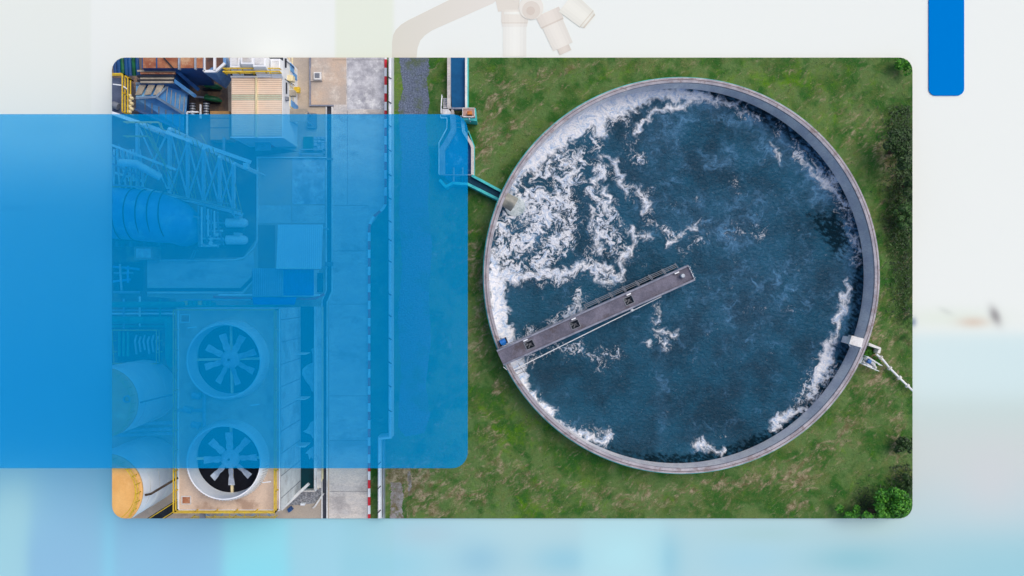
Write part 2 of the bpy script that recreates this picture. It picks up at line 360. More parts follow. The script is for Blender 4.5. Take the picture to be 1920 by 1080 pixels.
for nm, poly, m in (('pavement', [(583, 100), (649, 100), (649, 196), (583, 196)], 'conc_brown'), ('pavement', [(651, 100), (720, 100), (720, 205), (651, 205)], 'conc_grey'),
                 ('pavement', [(484, 297), (546, 297), (546, 383), (484, 383)], 'conc_brown'), ('pavement', [(548, 297), (609, 297), (609, 383), (548, 383)], 'conc_grey'),
                 ('pavement', [(484, 385), (546, 385), (546, 418), (484, 418)], 'conc'), ('pavement', [(548, 385), (609, 385), (609, 418), (548, 418)], 'conc'),
                 ('pavement', [(276, 488), (455, 488), (475, 470), (478, 515), (455, 540), (276, 540)], 'conc')):
    struct(MB().pp(poly, .008, .02 if nm == 'pavement' else .02).build(nm, M[m]))
jm = MB()
for y in (112, 214, 385, 470, 570, 742, 826, 921): jm.rect(623 if y < 560 else 618, y, 721 if y < 380 else 690, y + .55, .016, .02)
jm.rect(651, 207, 651.5, 384, .016, .02)
struct(jm.build('road_joints', M['dark']))
o = MB().pp(rough([(747, 97), (800, 97), (806, 130), (800, 150), (806, 190), (798, 230), (806, 300), (802, 380), (810, 460), (804, 560), (808, 640), (798, 720), (806, 780), (796, 812), (760, 818), (746, 800), (752, 700), (746, 600), (754, 500), (748, 380), (754, 300), (746, 200), (756, 168)], 2, .9, 3), -.002, .012).build('gravel_path', M['gravel']); struct(o)
o = MB().pp(rough([(733, 905), (752, 905), (757, 930), (753, 950), (757, 980), (731, 980), (733, 940)], 2, .9, 5), -.002, .01).build('dirt_path', M['dirt']); struct(o)
struct(MB().pp(rough([(764, 884), (770, 884), (772, 925), (766, 930)], 2, .7, 6), -.002, .01).build('dirt_path', M['dirt']))

# ---------------------------------------------------------------- the printed board behind and the blue shapes on it
def board_cols(px, py):
    col = np.zeros((len(px), 3)); t = np.clip((py - 560) / 480, 0, 1)[:, None]
    top = np.array([237, 240, 242.]); 
    col = np.repeat(top[None], len(px), 0)
    def blend(wt, c):
        nonlocal col
        wt = np.clip(wt, 0, 1)[:, None]; col = col * (1 - wt) + np.array(c, float)[None] * wt
    sg = lambda v, a, b_: 1 / (1 + np.exp(-(v - a) / b_))
    blend(sg(-px, -170, .8) * .75, (231, 235, 234))
    blend(sg(px, 629, .8) * sg(-px, -738, 1.5), (231, 236, 227))
    lo = sg(py, 640, 55) * sg(-px, -1000, 200); blend(lo, (146, 206, 232))
    blend(sg(py, 300, 60) * sg(-px, -240, 30) * .35, (150, 200, 230))
    ri = sg(px, 1500, 120)
    blend(sg(py, 625, 7) * ri, (211, 231, 238)); blend(sg(py, 750, 12) * ri, (200, 218, 220)); blend(sg(py, 800, 25) * ri, (209, 214, 218)); blend(sg(py, 905, 22) * ri * .8, (194, 214, 226)); blend(sg(py, 1000, 22) * ri, (156, 206, 224))
    mid = sg(py, 930, 25) * sg(px, 900, 60) * sg(-px, -1600, 60); blend(mid, (178, 214, 228))
    for cx, cy, rx, ry, c, s in ((30, 950, 50, 70, (172, 218, 232), .8), (130, 960, 55, 90, (140, 194, 228), .9), (110, 1060, 70, 60, (140, 184, 226), .9), (200, 1000, 22, 120, (138, 208, 240), .8), (330, 1040, 90, 70, (138, 186, 228), .9), (270, 1000, 40, 60, (136, 200, 234), .7),
                              (490, 1010, 60, 90, (164, 222, 242), .95), (480, 1070, 60, 30, (134, 218, 242), .95), (620, 1010, 50, 50, (160, 214, 236), .8), (800, 1000, 60, 24, (176, 208, 226), .8), (700, 1060, 120, 30, (150, 210, 234), .5), (900, 1050, 50, 36, (146, 196, 224), .7), (1060, 1050, 70, 30, (140, 200, 228), .6),
                              (1170, 1040, 50, 40, (180, 228, 242), .9), (1250, 1050, 30, 50, (146, 202, 226), .8), (1400, 1050, 100, 40, (168, 212, 232), .8), (1440, 1000, 90, 18, (172, 208, 216), .6), (1600, 1050, 90, 28, (146, 200, 218), .8), (1640, 985, 60, 20, (186, 216, 224), .8), (1860, 900, 60, 60, (210, 212, 220), .6)):
        blend(s * gauss(px, py, cx, cy, rx, ry), c)
    bt_ = sg(py, 950, 30)
    for xa, xb, c, s in ((-60, 52, (168, 216, 232), .8), (62, 196, (146, 196, 232), .85), (198, 214, (144, 214, 244), .7), (216, 418, (144, 196, 234), .8), (420, 540, (146, 224, 246), .85), (545, 640, (166, 216, 238), .6), (1090, 1245, (182, 228, 242), .6)):
        blend(sg(px, xa, 6) * sg(-px, -xb, 6) * bt_ * s, c)
    blend(gauss(px, py, 1780, 596, 110, 20) * .7, (226, 234, 226)); blend(gauss(px, py, 1825, 604, 28, 10) * .8, (218, 202, 190))
    blend(gauss(px, py, 1866, 592, 9, 17, -25) * .95, (158, 156, 160)); blend(gauss(px, py, 1712, 604, 6, 8) * .8, (120, 140, 170)); blend(gauss(px, py, 1774, 584, 14, 5, 25) * .35, (190, 196, 194))
    blend(gauss(px, py, 20, 390, 60, 6) * .2, (150, 170, 180)); blend(gauss(px, py, 100, 240, 60, 14) * .15, (170, 190, 200))
    v = np.clip(col, 0, 255) / 255; lin = np.where(v <= .04045, v / 12.92, ((v + .055) / 1.055) ** 2.4) * np.array([1.0, 1.02, .94])[None]
    return np.concatenate([lin, np.ones((len(px), 1))], 1)
BZ = -.3
me = attr_grid('backdrop_board', -500, -300, 2420, 1380, 730, 420, board_cols, z=BZ)
bmt = bpy.data.materials.new('printed_board'); bmt.use_nodes = True; n_ = bmt.node_tree.nodes
v_ = n_.new("ShaderNodeVertexColor"); v_.layer_name = "zones"; bmt.node_tree.links.new(v_.outputs[0], n_["Principled BSDF"].inputs['Base Color'])
n_["Principled BSDF"].inputs['Roughness'].default_value = .8; n_["Principled BSDF"].inputs['Specular IOR Level'].default_value = .1
me.materials.append(bmt)
bt = thing('display_board', 'very large pale board printed with a blurred laboratory picture, lying under the model', 'board', P(960, 1030, BZ))
bo = bpy.data.objects.new('printed_sheet', me); C.objects.link(bo); attach(bo, bt)
MB().pp([(-500, -300), (2420, -300), (2420, 1380), (-500, 1380)], BZ - .5, BZ - .01).build('backing_panel', M['white'], bt, clip=False)
def flatm(name, c, rough=.8):
    if name.endswith('_print'): c = (c[0] * .99, c[1] * 1.03, c[2] * .95, 1)
    m = bpy.data.materials.new(name); m.use_nodes = True; b = m.node_tree.nodes["Principled BSDF"]; b.inputs['Base Color'].default_value = c; b.inputs['Roughness'].default_value = rough; b.inputs['Specular IOR Level'].default_value = 0; return m
def two(name, ca, cb, px0, px1):
    m = flatm(name, ca); N = m.node_tree.nodes; L = m.node_tree.links; t = N.new("ShaderNodeTexCoord"); s = N.new("ShaderNodeSeparateXYZ"); L.new(t.outputs['Object'], s.inputs[0])
    r = N.new("ShaderNodeMapRange"); r.inputs[1].default_value = px0; r.inputs[2].default_value = px1; L.new(s.outputs[0], r.inputs[0]); x = N.new("ShaderNodeMix"); x.data_type = 'RGBA'
    L.new(r.outputs[0], x.inputs[0]); x.inputs[6].default_value = ca; x.inputs[7].default_value = cb; L.new(x.outputs[2], N["Principled BSDF"].inputs['Base Color']); return m
def ink(pts, name, c, lvl=0, m=None):
    z = BZ + .006 + lvl * .006
    return MB().pp(pts, z - .004, z).build(name, m or flatm(name + '_print', c), bt, clip=False)
arm = [(735, 108)] + [(735, 80), (737, 66), (742, 56), (752, 46), (765, 38), (850, -4), (935, -4), (925, 6), (880, 26), (830, 48), (810, 57), (797, 66), (788, 76), (783, 90), (781, 108)]
ink(arm, 'microscope_arm', sr(219, 212, 204), 0, two('arm_print', sr(221, 219, 205), sr(230, 226, 216), P(740, 0)[0], P(930, 0)[0]))
ink([(928, -4), (975, -4), (972, 18), (934, 22)], 'microscope_nosepiece', sr(228, 219, 214), 1)
def lens(cx, cy, dx, dy, secs, lvl):
    L_ = math.hypot(dx, dy); ux, uy = dx / L_, dy / L_
    for i, (t0, t1, w0, w1, c) in enumerate(secs):
        q = [(cx + ux * t0 - uy * w0, cy + uy * t0 + ux * w0), (cx + ux * t1 - uy * w1, cy + uy * t1 + ux * w1), (cx + ux * t1 + uy * w1, cy + uy * t1 - ux * w1), (cx + ux * t0 + uy * w0, cy + uy * t0 - ux * w0)]
        if w1 < 0: continue
        for k, fk in enumerate((.93, .975, 1.02, 1.035, 1.02, .985, .95)):
            f0, f1 = -1 + 2 * k / 7, -1 + 2 * (k + 1) / 7
            q = [(cx + ux * t - uy * w_ * f, cy + uy * t + ux * w_ * f) for t, w_, f in ((t0, w0, f0), (t1, w1, f0), (t1, w1, f1), (t0, w0, f1))]
            ink(q, 'microscope_lens', (min(.9, c[0] * fk), min(.9, c[1] * fk), min(.9, c[2] * fk), 1), lvl + i % 2)
lens(965, 18, 0, 1, [(0, 24, 25, 25, sr(234, 226, 222)), (4, 9, 20, 20, sr(242, 238, 236)), (24, 26, 24, 24, sr(224, 214, 208)), (26, 32, 24, 23, sr(236, 230, 228)), (32, 88, 22, 22, sr(240, 237, 236)), (34, 86, -20, -7, sr(229, 220, 216))], 2)
lens(1026, 22, .45, 1, [(0, 24, 24, 23, sr(232, 222, 218)), (22, 25, 22, 22, sr(220, 208, 202)), (25, 72, 21, 20, sr(236, 229, 226)), (72, 84, 12, 12, sr(226, 215, 210)), (74, 77, 12, 12, sr(240, 234, 230))], 4)
lens(1062, 4, .75, .62, [(0, 48, 23, 20, sr(238, 234, 230)), (48, 50, 20, 20, sr(222, 214, 206)), (50, 54, 18, 18, sr(236, 232, 228)), (54, 57, 17, 16, sr(218, 208, 200))], 6)
cc = lambda cx, cy, r_, n=28: [(cx + r_ * math.cos(2 * math.pi * k / n), cy + r_ * math.sin(2 * math.pi * k / n)) for k in range(n)]
ink(cc(996, 14, 23), 'microscope_ring', sr(236, 229, 226), 8); ink(cc(996, 19, 17), 'microscope_ring', sr(226, 215, 210), 9); ink(cc(995, 20, 8), 'microscope_ring', sr(218, 204, 198), 10)
o = MB().pp(round_rect(1742, -60, 1808, 179, 13, 8), BZ + .002, BZ + .12).build('blue_plaque', flatm('plaque_blue', sr(0, 124, 208), 1), clip=False)
tag(o, 'small plain blue upright strip with rounded lower corners on the pale board', 'plaque')
PZ = 9.3
pm = bpy.data.materials.new('tinted_acrylic'); pm.use_nodes = True; N2 = pm.node_tree.nodes; L2 = pm.node_tree.links; N2.clear()
tr = N2.new("ShaderNodeBsdfTransparent"); tr.inputs[0].default_value = (.37, .57, .645, 1); df = N2.new("ShaderNodeBsdfDiffuse"); df.inputs[0].default_value = (0.0, .13, .27, 1)
ad = N2.new("ShaderNodeAddShader"); om = N2.new("ShaderNodeOutputMaterial"); L2.new(tr.outputs[0], ad.inputs[0]); L2.new(df.outputs[0], ad.inputs[1]); L2.new(ad.outputs[0], om.inputs[0])
o = MB().pp(round_rect(-300, 214, 877, 878, 30, 10, (1, 1, 0, 0)), PZ - .1, PZ).build('acrylic_sheet', pm, clip=False)
tag(o, 'big translucent blue acrylic sheet with rounded corners covering the factory yard', 'tinted sheet')

struct(MB().prism([(-900, -900), (900, -900), (900, 900), (-900, 900)], -1.4, -1.2).build('floor', mat('pale_floor', sr(206, 208, 210), sr(190, 192, 196), .05, .9), clip=False))
# ---------------------------------------------------------------- round aeration tank, foam and water
RZ, WZ = 2.65, .25
TC = P(1278.5, 516.5, RZ); RO = 371.5 * S * (H - RZ) / H
tank = thing('aeration_tank', 'huge round concrete basin full of foaming dark blue water on the grass', 'tank', (TC.x, TC.y, 0))
MB().lathe(TC, [(RO - .42, 0), (RO - .42, RZ - .25), (RO - .1, RZ - .25), (RO - .1, 0)], 180, closed=True).build('wall', M['tank_wall'], tank, smooth=True)
MB().lathe(TC, [(RO - .46, RZ - .25), (RO - .46, RZ), (RO - .2, RZ + .03), (RO - .2, RZ - .25)], 180, closed=True).build('coping', M['tank_rim'], tank, smooth=True)
MB().lathe(TC, [(RO - .19, RZ - .2), (RO - .19, RZ - .02), (RO, RZ - .02), (RO, RZ - .2)], 180, closed=True).build('coping', M['tank_rim'], tank, smooth=True)
MB().lathe(TC, [(RO - .05, RZ - .5), (RO - .05, RZ - .22), (RO + .09, RZ - .22), (RO + .09, RZ - .5)], 180, closed=True).build('turquoise_band', M['turq'], tank, smooth=True)

MB().lathe(TC, [(RO - .23, RZ + .031), (RO - .23, RZ + .045), (RO - .18, RZ + .045), (RO - .18, RZ + .02)], 180, closed=True).build('rim_cable', mat('rusty_cable', sr(134, 112, 112), sr(92, 84, 90), 1.5, .8), tank)
def dseg(px, py, pts):
    """min over segments of distance - radius ; pts: (x, y, r)"""
    best = np.full(len(px), 1e9)
    for (x0, y0, r0), (x1, y1, r1) in zip(pts[:-1], pts[1:]):
        dx, dy = x1 - x0, y1 - y0; t = np.clip(((px - x0) * dx + (py - y0) * dy) / max(dx * dx + dy * dy, 1e-6), 0, 1)
        best = np.minimum(best, np.hypot(px - x0 - t * dx, py - y0 - t * dy) - (r0 + t * (r1 - r0)))
    return best
FOAM = [
 [(958, 350, 5), (985, 312, 14), (1010, 284, 22), (1040, 256, 27), (1075, 230, 28), (1110, 210, 27), (1150, 192, 22), (1190, 182, 17), (1230, 176, 13), (1280, 176, 12), (1320, 180, 9), (1352, 190, 4)],
 [(1100, 225, 18), (1120, 236, 14), (1134, 250, 7)], [(1130, 210, 16), (1165, 212, 9), (1190, 205, 5)], [(1325, 184, 5), (1290, 194, 6), (1250, 204, 5), (1218, 215, 5), (1200, 230, 4), (1193, 248, 4)],
 [(922, 470, 4), (928, 505, 12), (930, 545, 17), (936, 590, 19), (946, 622, 15), (958, 648, 12)], [(962, 680, 16), (978, 706, 13), (992, 736, 8), (1010, 758, 8), (1028, 772, 9), (1040, 788, 5)],
 [(1040, 788, 3), (1062, 800, 3), (1085, 812, 6), (1110, 824, 7), (1130, 830, 5), (1140, 820, 5), (1136, 806, 2)],
 [(935, 515, 10), (965, 524, 8), (1000, 514, 7), (1020, 506, 6), (1040, 512, 5), (1052, 520, 6), (1072, 508, 5), (1090, 496, 6), (1105, 502, 6), (1112, 516, 5), (1126, 526, 3)],
 [(1105, 502, 4), (1135, 496, 5), (1150, 512, 5), (1160, 526, 4), (1168, 508, 4), (1164, 490, 5), (1178, 474, 6), (1190, 455, 4), (1186, 440, 3)], [(1130, 528, 5), (1150, 530, 4)],
 [(1128, 300, 2), (1142, 294, 4), (1152, 302, 5), (1154, 320, 4), (1164, 336, 4), (1172, 350, 4), (1176, 362, 2)], [(1176, 348, 2), (1190, 356, 3), (1206, 374, 5), (1216, 386, 6), (1208, 396, 4)],
 [(1112, 318, 4), (1124, 314, 6), (1130, 330, 5), (1112, 338, 6)], [(1132, 352, 5), (1140, 372, 5), (1136, 390, 6), (1146, 392, 4)], [(1108, 390, 3), (1112, 412, 4), (1106, 424, 3)], [(1126, 424, 4), (1122, 445, 5), (1118, 460, 5), (1128, 478, 4)],
 [(1260, 456, 4), (1268, 444, 3), (1284, 432, 3), (1300, 428, 3), (1311, 414, 2)], [(1208, 442, 1.5), (1222, 446, 2)], [(1190, 428, 2), (1172, 430, 3), (1192, 446, 2)],
 [(1444, 272, 1), (1460, 290, 3), (1466, 300, 1)], [(1500, 296, 0), (1512, 312, 2), (1532, 332, 5), (1552, 346, 6), (1566, 362, 4), (1580, 384, 1)],
 [(1588, 400, 0), (1602, 430, 1), (1609, 470, 1), (1612, 500, 0)], [(1588, 524, 2), (1590, 540, 6), (1582, 556, 8), (1579, 580, 6), (1572, 606, 6), (1562, 640, 6), (1553, 656, 11), (1546, 680, 13), (1536, 702, 10), (1527, 724, 6), (1520, 750, 3)],
 [(1446, 804, 6), (1458, 790, 10), (1472, 780, 11), (1490, 774, 7), (1508, 764, 3)], [(1303, 828, 7), (1318, 834, 8), (1334, 842, 7), (1344, 850, 3), (1356, 852, 2)], [(1358, 845, 3), (1356, 854, 2)],
 [(1236, 576, 2), (1240, 590, 2), (1230, 600, 2)], [(1232, 618, 2), (1244, 624, 3), (1262, 630, 5), (1272, 626, 3)], [(1246, 640, 2), (1242, 654, 4)], [(1214, 640, 3), (1220, 648, 2)],
 [(1076, 590, 3), (1060, 585, 3)], [(1390, 190, 2), (1350, 196, 4)], [(1085, 560, 2), (1086, 575, 3), (1070, 590, 4)],
 [(1360, 194, 2), (1385, 204, 1), (1402, 216, 0)]]
LACE = [
 (1, (945, 440, 8), (975, 385, 26), (1010, 380, 30), (1020, 420, 20), (985, 450, 18), (940, 480, 12)), (.95, (960, 500, 6), (940, 470, 10), (950, 420, 12)), (.8, (960, 350, 14), (1000, 320, 24), (1050, 300, 20), (1090, 300, 14)), (.8, (1050, 350, 26), (1060, 420, 30), (1040, 480, 24), (960, 500, 18)),
 (.66, (1060, 300, 30), (1110, 340, 26), (1130, 400, 26), (1120, 450, 28), (1160, 470, 22)), (.75, (1100, 400, 8), (1110, 340, 8), (1130, 300, 8)), (.6, (1150, 420, 20), (1185, 450, 18)), (.8, (1085, 545, 6), (1078, 575, 12), (1045, 605, 14)),
 (.9, (940, 662, 10), (975, 636, 6), (1005, 622, 3)), (.8, (1040, 645, 8), (1090, 655, 12), (1120, 680, 8), (1155, 664, 4)), (.7, (1110, 240, 16), (1120, 280, 6), (1150, 300, 3)), (.7, (975, 690, 6), (1010, 668, 6), (1030, 655, 4)),
 (.7, (1400, 205, 2), (1450, 240, 2), (1500, 290, 6), (1560, 340, 14), (1590, 400, 8), (1602, 480, 4)), (.8, (1545, 690, 20), (1500, 775, 10)), (.7, (1232, 575, 3), (1236, 600, 4)), (.7, (1235, 625, 6), (1245, 650, 8)), (.6, (1180, 290, 10), (1195, 270, 3)),
 (.7, (1085, 800, 6), (1140, 825, 6)), (.7, (1000, 745, 6), (1040, 785, 6)), (.75, (1215, 410, 4), (1255, 440, 4), (1310, 420, 5)), (.7, (1160, 330, 10), (1195, 365, 10), (1215, 400, 8)), (.6, (1190, 240, 4), (1196, 290, 6), (1180, 300, 8)), (.5, (1280, 470, 10), (1350, 430, 10), (1430, 440, 6)),
 (1, (950, 510, 8), (1000, 515, 10), (1050, 515, 8), (1100, 500, 10), (1150, 520, 8)), (.9, (985, 300, 22), (1060, 245, 26), (1150, 205, 20)), (.8, (1085, 560, 2), (1090, 600, 2))]
MILK = [(1400, 560, 90, 120, .5), (1470, 250, 110, 60, .5), (1240, 290, 50, 60, .5), (1300, 400, 110, 50, .4), (1545, 335, 40, 44, 1.5), (1594, 430, 20, 70, 1.4), (1480, 280, 60, 24, .7), (1500, 520, 60, 60, .35), (1240, 760, 12, 110, .55), (1300, 200, 60, 26, .6), (1590, 600, 30, 90, .7), (1380, 440, 60, 30, .4), (1150, 620, 60, 60, .15), (1420, 380, 70, 30, .45), (1290, 560, 40, 60, .25), (1520, 770, 40, 50, .4), (1350, 300, 40, 20, .6), (1250, 240, 30, 30, .5), (1000, 420, 60, 50, .6), (1310, 190, 50, 12, .8), (1430, 225, 60, 14, .7), (1550, 700, 30, 40, .6)]
DARK_REFL = [(1568, 440, 22, 50, -15, 1.0), (1604, 545, 8, 50, 0, .7), (1540, 420, 40, 16, 40, .7), (1440, 232, 50, 8, 38, .5), (1510, 275, 50, 7, 45, .5), (1480, 800, 12, 4, -30, .6),  # dark reflections, painted into the water colour
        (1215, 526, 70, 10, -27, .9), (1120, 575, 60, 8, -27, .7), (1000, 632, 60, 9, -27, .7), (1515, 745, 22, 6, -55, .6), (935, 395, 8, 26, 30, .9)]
def water_zones(px, py, n=None):
    n = n or int(round(math.sqrt(len(px)))); X = px.reshape(n, n); Y = py.reshape(n, n); st = X[0, 1] - X[0, 0]; x0, y0 = X[0, 0], Y[0, 0]
    U = np.zeros_like(X); V = np.zeros_like(X)
    for s_, amp, sd in ((46, 150, 11), (20, 42, 21), (9, 12, 31)):
        psi = fbm(X, Y, s_, sd, 2) * amp; gy_, gx_ = np.gradient(psi, st); U += gy_; V -= gx_
    qx, qy = X.copy(), Y.copy()
    for k in range(5):
        ii = np.clip(((qy - y0) / st), 0, n - 1).astype(int); jj = np.clip(((qx - x0) / st), 0, n - 1).astype(int)
        qx += U[ii, jj] * .36; qy += V[ii, jj] * .36
    hx = X + (qx - X) * .45; hy = Y + (qy - Y) * .45
    sx, sy = hx.ravel(), hy.ravel()
    d = np.full(len(px), 1e9)
    for f in FOAM: d = np.minimum(d, dseg(sx, sy, f))
    d = d.reshape(n, n)
    fr = fbm(qx, qy, 16, 41, 5, .62); fine = fbm(X, Y, 5, 51, 3, .6)
    solid = ss(.5 - d / 11.0 + fr * .95 + fine * .35, .12, 1.05)
    lace = np.zeros(len(px))
    for f in LACE: lace = np.maximum(lace, f[0] * np.clip(.65 - dseg(sx, sy, f[1:]) / 34.0, 0, 1))
    lace = lace.reshape(n, n)
    r1 = np.abs(fbm(qx, qy, 34, 61, 4, .5)); r2 = np.abs(fbm(qx, qy, 13, 71, 4, .6)); m = fbm(X, Y, 40, 81, 3)
    l1 = ss(lace * 1.05 + m * .35 + fine * .25 - r1 * 4.4, .16, .6); l2 = ss(lace * 1.0 + m * .9 + fine * .35 - r2 * 3.2, .3, .75)
    jd = np.hypot(X - 992, (Y - 395) * 1.0); jet = np.exp(-(jd / 34) ** 2)
    l3 = ss(jet * 1.0 + fine * .6 - np.abs(fbm(X, Y, 7, 91, 3, .6)) * 1.6, .3, .9) * .9
    foam = np.maximum(np.maximum(solid, l1 * .95), np.maximum(l2 * .9, l3))
    milk = np.zeros(len(px))
    for cx, cy, rx, ry, s in MILK: milk += s * gauss(hx.ravel(), hy.ravel(), cx, cy, rx, ry)
    milk = milk.reshape(n, n); mk = fbm(qx, qy, 30, 101, 6, .72)
    milk = np.clip(ss(milk * .5 + mk * 1.15, .14, 1.15) + milk * .22 * (1 + mk), 0, 1) + .35 * np.clip(np.exp(-np.clip(d, 0, 99) / 14), 0, 1) * ss(fr, -.3, .5)
    dk = np.zeros(len(px))
    for cx, cy, rx, ry, a, s in DARK_REFL: dk += s * gauss(px, py, cx, cy, rx, ry, a)
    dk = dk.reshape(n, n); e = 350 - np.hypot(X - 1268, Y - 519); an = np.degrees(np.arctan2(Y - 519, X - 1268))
    ring = 1 / (1 + np.exp((e - 16) / 5.0)); sel = ((an > 62) & (an < 100)) * 1.0 + ((an > 30) & (an <= 62)) * .85 + ((an > -80) & (an <= 30)) * .75 + ((an > 100) & (an < 118)) * .5  # dark band along the wall, a reflection put into the water colour
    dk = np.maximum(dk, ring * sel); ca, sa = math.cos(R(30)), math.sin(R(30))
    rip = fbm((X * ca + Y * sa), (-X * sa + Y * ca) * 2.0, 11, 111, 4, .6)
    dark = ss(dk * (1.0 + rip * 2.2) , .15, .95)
    tx = np.clip(.5 + fbm(qx, qy, 12, 121, 5, .7) * .9, 0, 1)
    return np.stack([np.clip(foam, 0, 1).ravel(), tx.ravel(), np.clip(milk, 0, 1).ravel(), dark.ravel()], 1)
me = attr_grid('water', 905, 150, 1640, 885, 640, 640, water_zones, z=WZ)
bm = bmesh.new(); bm.from_mesh(me); rr_ = RO - .3
bmesh.ops.delete(bm, geom=[v for v in bm.verts if (v.co.xy - TC.xy).length > rr_], context='VERTS'); bm.to_mesh(me); bm.free()
me.polygons.foreach_set("use_smooth", [True] * len(me.polygons))
wm = bpy.data.materials.new('foaming_water'); wm.use_nodes = True; N = wm.node_tree.nodes; L = wm.node_tree.links; b = N["Principled BSDF"]
kw = dict(N=N, L=L)
at = N.new("ShaderNodeAttribute"); at.attribute_name = "zones"; se = N.new("ShaderNodeSeparateColor"); L.new(at.outputs['Color'], se.inputs[0]); tc = N.new("ShaderNodeTexCoord")
nz = lambda s, d_=8, r_=.65, di=0, src=None: noise(s, d_, r_, di, src, N=N, L=L, tc=tc)
mpw = N.new("ShaderNodeMapping"); mpw.inputs['Rotation'].default_value = (0, 0, R(25)); mpw.inputs['Scale'].default_value = (1.1, 1.5, 1); L.new(tc.outputs['Object'], mpw.inputs[0])
foam = se.outputs[0]; dark = at.outputs['Alpha']
wc = mixc(smooth(nz(.22, 6), .35, .65, **kw), sr(4, 56, 78), sr(12, 82, 110), **kw)
wc = mixc(se.outputs[2], wc, sr(88, 140, 180), **kw)
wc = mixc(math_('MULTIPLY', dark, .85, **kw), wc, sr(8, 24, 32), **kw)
thick = mixc(smooth(se.outputs[1], .0, .7, **kw), sr(160, 192, 228), sr(246, 248, 253), **kw)
col = mixc(foam, wc, thick, **kw)
L.new(col, b.inputs['Base Color'])
sp_ = N.new("ShaderNodeMapRange"); sp_.inputs[3].default_value = .3; sp_.inputs[4].default_value = .04; L.new(dark, sp_.inputs[0]); L.new(sp_.outputs[0], b.inputs['Specular IOR Level'])
rg = N.new("ShaderNodeMapRange"); b.inputs['Specular IOR Level'].default_value = .3; rg.inputs[3].default_value = .3; rg.inputs[4].default_value = .85; L.new(foam, rg.inputs[0]); L.new(rg.outputs[0], b.inputs['Roughness'])
hh = math_('ADD', math_('MULTIPLY', nz(2.6, 7, .62, .6, mpw.outputs[0]), 1.0, **kw), math_('MULTIPLY', foam, .5, **kw), **kw)
bp = N.new("ShaderNodeBump"); bp.inputs['Strength'].default_value = .9; bp.inputs['Distance'].default_value = .3; L.new(hh, bp.inputs['Height']); L.new(bp.outputs[0], b.inputs['Normal'])
me.materials.append(wm); wo = bpy.data.objects.new('water', me); C.objects.link(wo); struct(wo)

# inlet pipe pouring into the tank
pi = thing('inlet_pipe', 'short concrete half pipe pouring water through the tank wall', 'pipe', P(955, 376, 0))
pv = MB(); a_, b_2 = P(938, 368, 1.9), P(964, 384, 1.6); ax = (b_2 - a_).normalized(); u_ = ax.cross(Vector((0, 0, 1))).normalized(); w_ = u_.cross(ax)
vs = []; fs = []; nn = 14
for p, r_ in ((a_, .62), (b_2, .7)):
    for q in (0, .1):
        for k in range(nn + 1):
            t = math.pi * k / nn; vs.append(p + u_ * math.cos(t) * (r_ - q) + w_ * math.sin(t) * (r_ - q) * .8)
m_ = nn + 1
for k in range(nn):
    fs += [(k, k + 1, 2 * m_ + k + 1, 2 * m_ + k), (m_ + k + 1, m_ + k, 3 * m_ + k, 3 * m_ + k + 1), (2 * m_ + k, 2 * m_ + k + 1, 3 * m_ + k + 1, 3 * m_ + k), (k + 1, k, m_ + k, m_ + k + 1)]
pv.add(vs, fs); pv.build('pipe_shell', mat('wet_pipe', sr(150, 150, 140), sr(112, 116, 112), 1, .4), pi, smooth=True)
MB().lathe((b_2.x + .1, b_2.y, 0), [(.9, .24), (.95, .3), (.6, .42), (.2, .36), (.01, .36)], 18).build('splash', mat('splash_foam', sr(206, 216, 220), sr(150, 168, 172), 2, .6, bump=1), pi, smooth=True)

# ---------------------------------------------------------------- walkway bridge
BH = 3.25
A1, A2, B1, B2 = P(931, 657, BH), P(944, 685, BH), P(1290, 497, BH), P(1303, 525, BH)
br = thing('walkway_bridge', 'long grey brown concrete walkway reaching from the tank wall to its centre', 'bridge', (A1 + A2) / 2 - Vector((0, 0, BH)))
ux = (B1 - A1).normalized(); uy = (A2 - A1).normalized(); LL = (B1 - A1).length; WW = (A2 - A1).length
def bp_(s, t, z=BH): q = A1 + ux * s + uy * t; return Vector((q.x, q.y, z))
def bbox(mb, s0, s1, t0, t1, z0, z1, mi=0): mb.prism([tuple(bp_(s, t)[:2]) for s, t in ((s0, t0), (s1, t0), (s1, t1), (s0, t1))], z0, z1, mi)
hs = [3.05, 7.5, 12.2]
def px_s(px): return (P(px, 600, BH).x - (A1.x + A2.x) / 2) / ux.x
hatch_s = [px_s(993), px_s(1078), px_s(1179)]
mb = MB(); prev = 0
for h in hatch_s + [None]:
    e = (h - .42) if h else LL
    bbox(mb, prev, e, .02, WW - .02, BH - .3, BH)
    if h:
        bbox(mb, e, h + .42, .02, .38, BH - .3, BH); bbox(mb, e, h + .42, WW - .38, WW - .02, BH - .3, BH); prev = h + .42
mb.build('deck', M['deck'], br)
for t0, t1 in ((-.03, .13), (WW - .13, WW + .03)):
    mb = MB(); bbox(mb, 0, LL, t0, t1, BH - .45, BH + .22); mb.build('parapet', M['parapet'], br, bevel=.02)
mb = MB(); bbox(mb, LL - .06, LL + .02, .1, WW - .1, BH + .1, BH + .16)
for t in (.2, .5, .8, 1.2): bbox(mb, LL - .06, LL, t, t + .05, BH, BH + .7)
mb.build('end_railing', M['steel'], br)
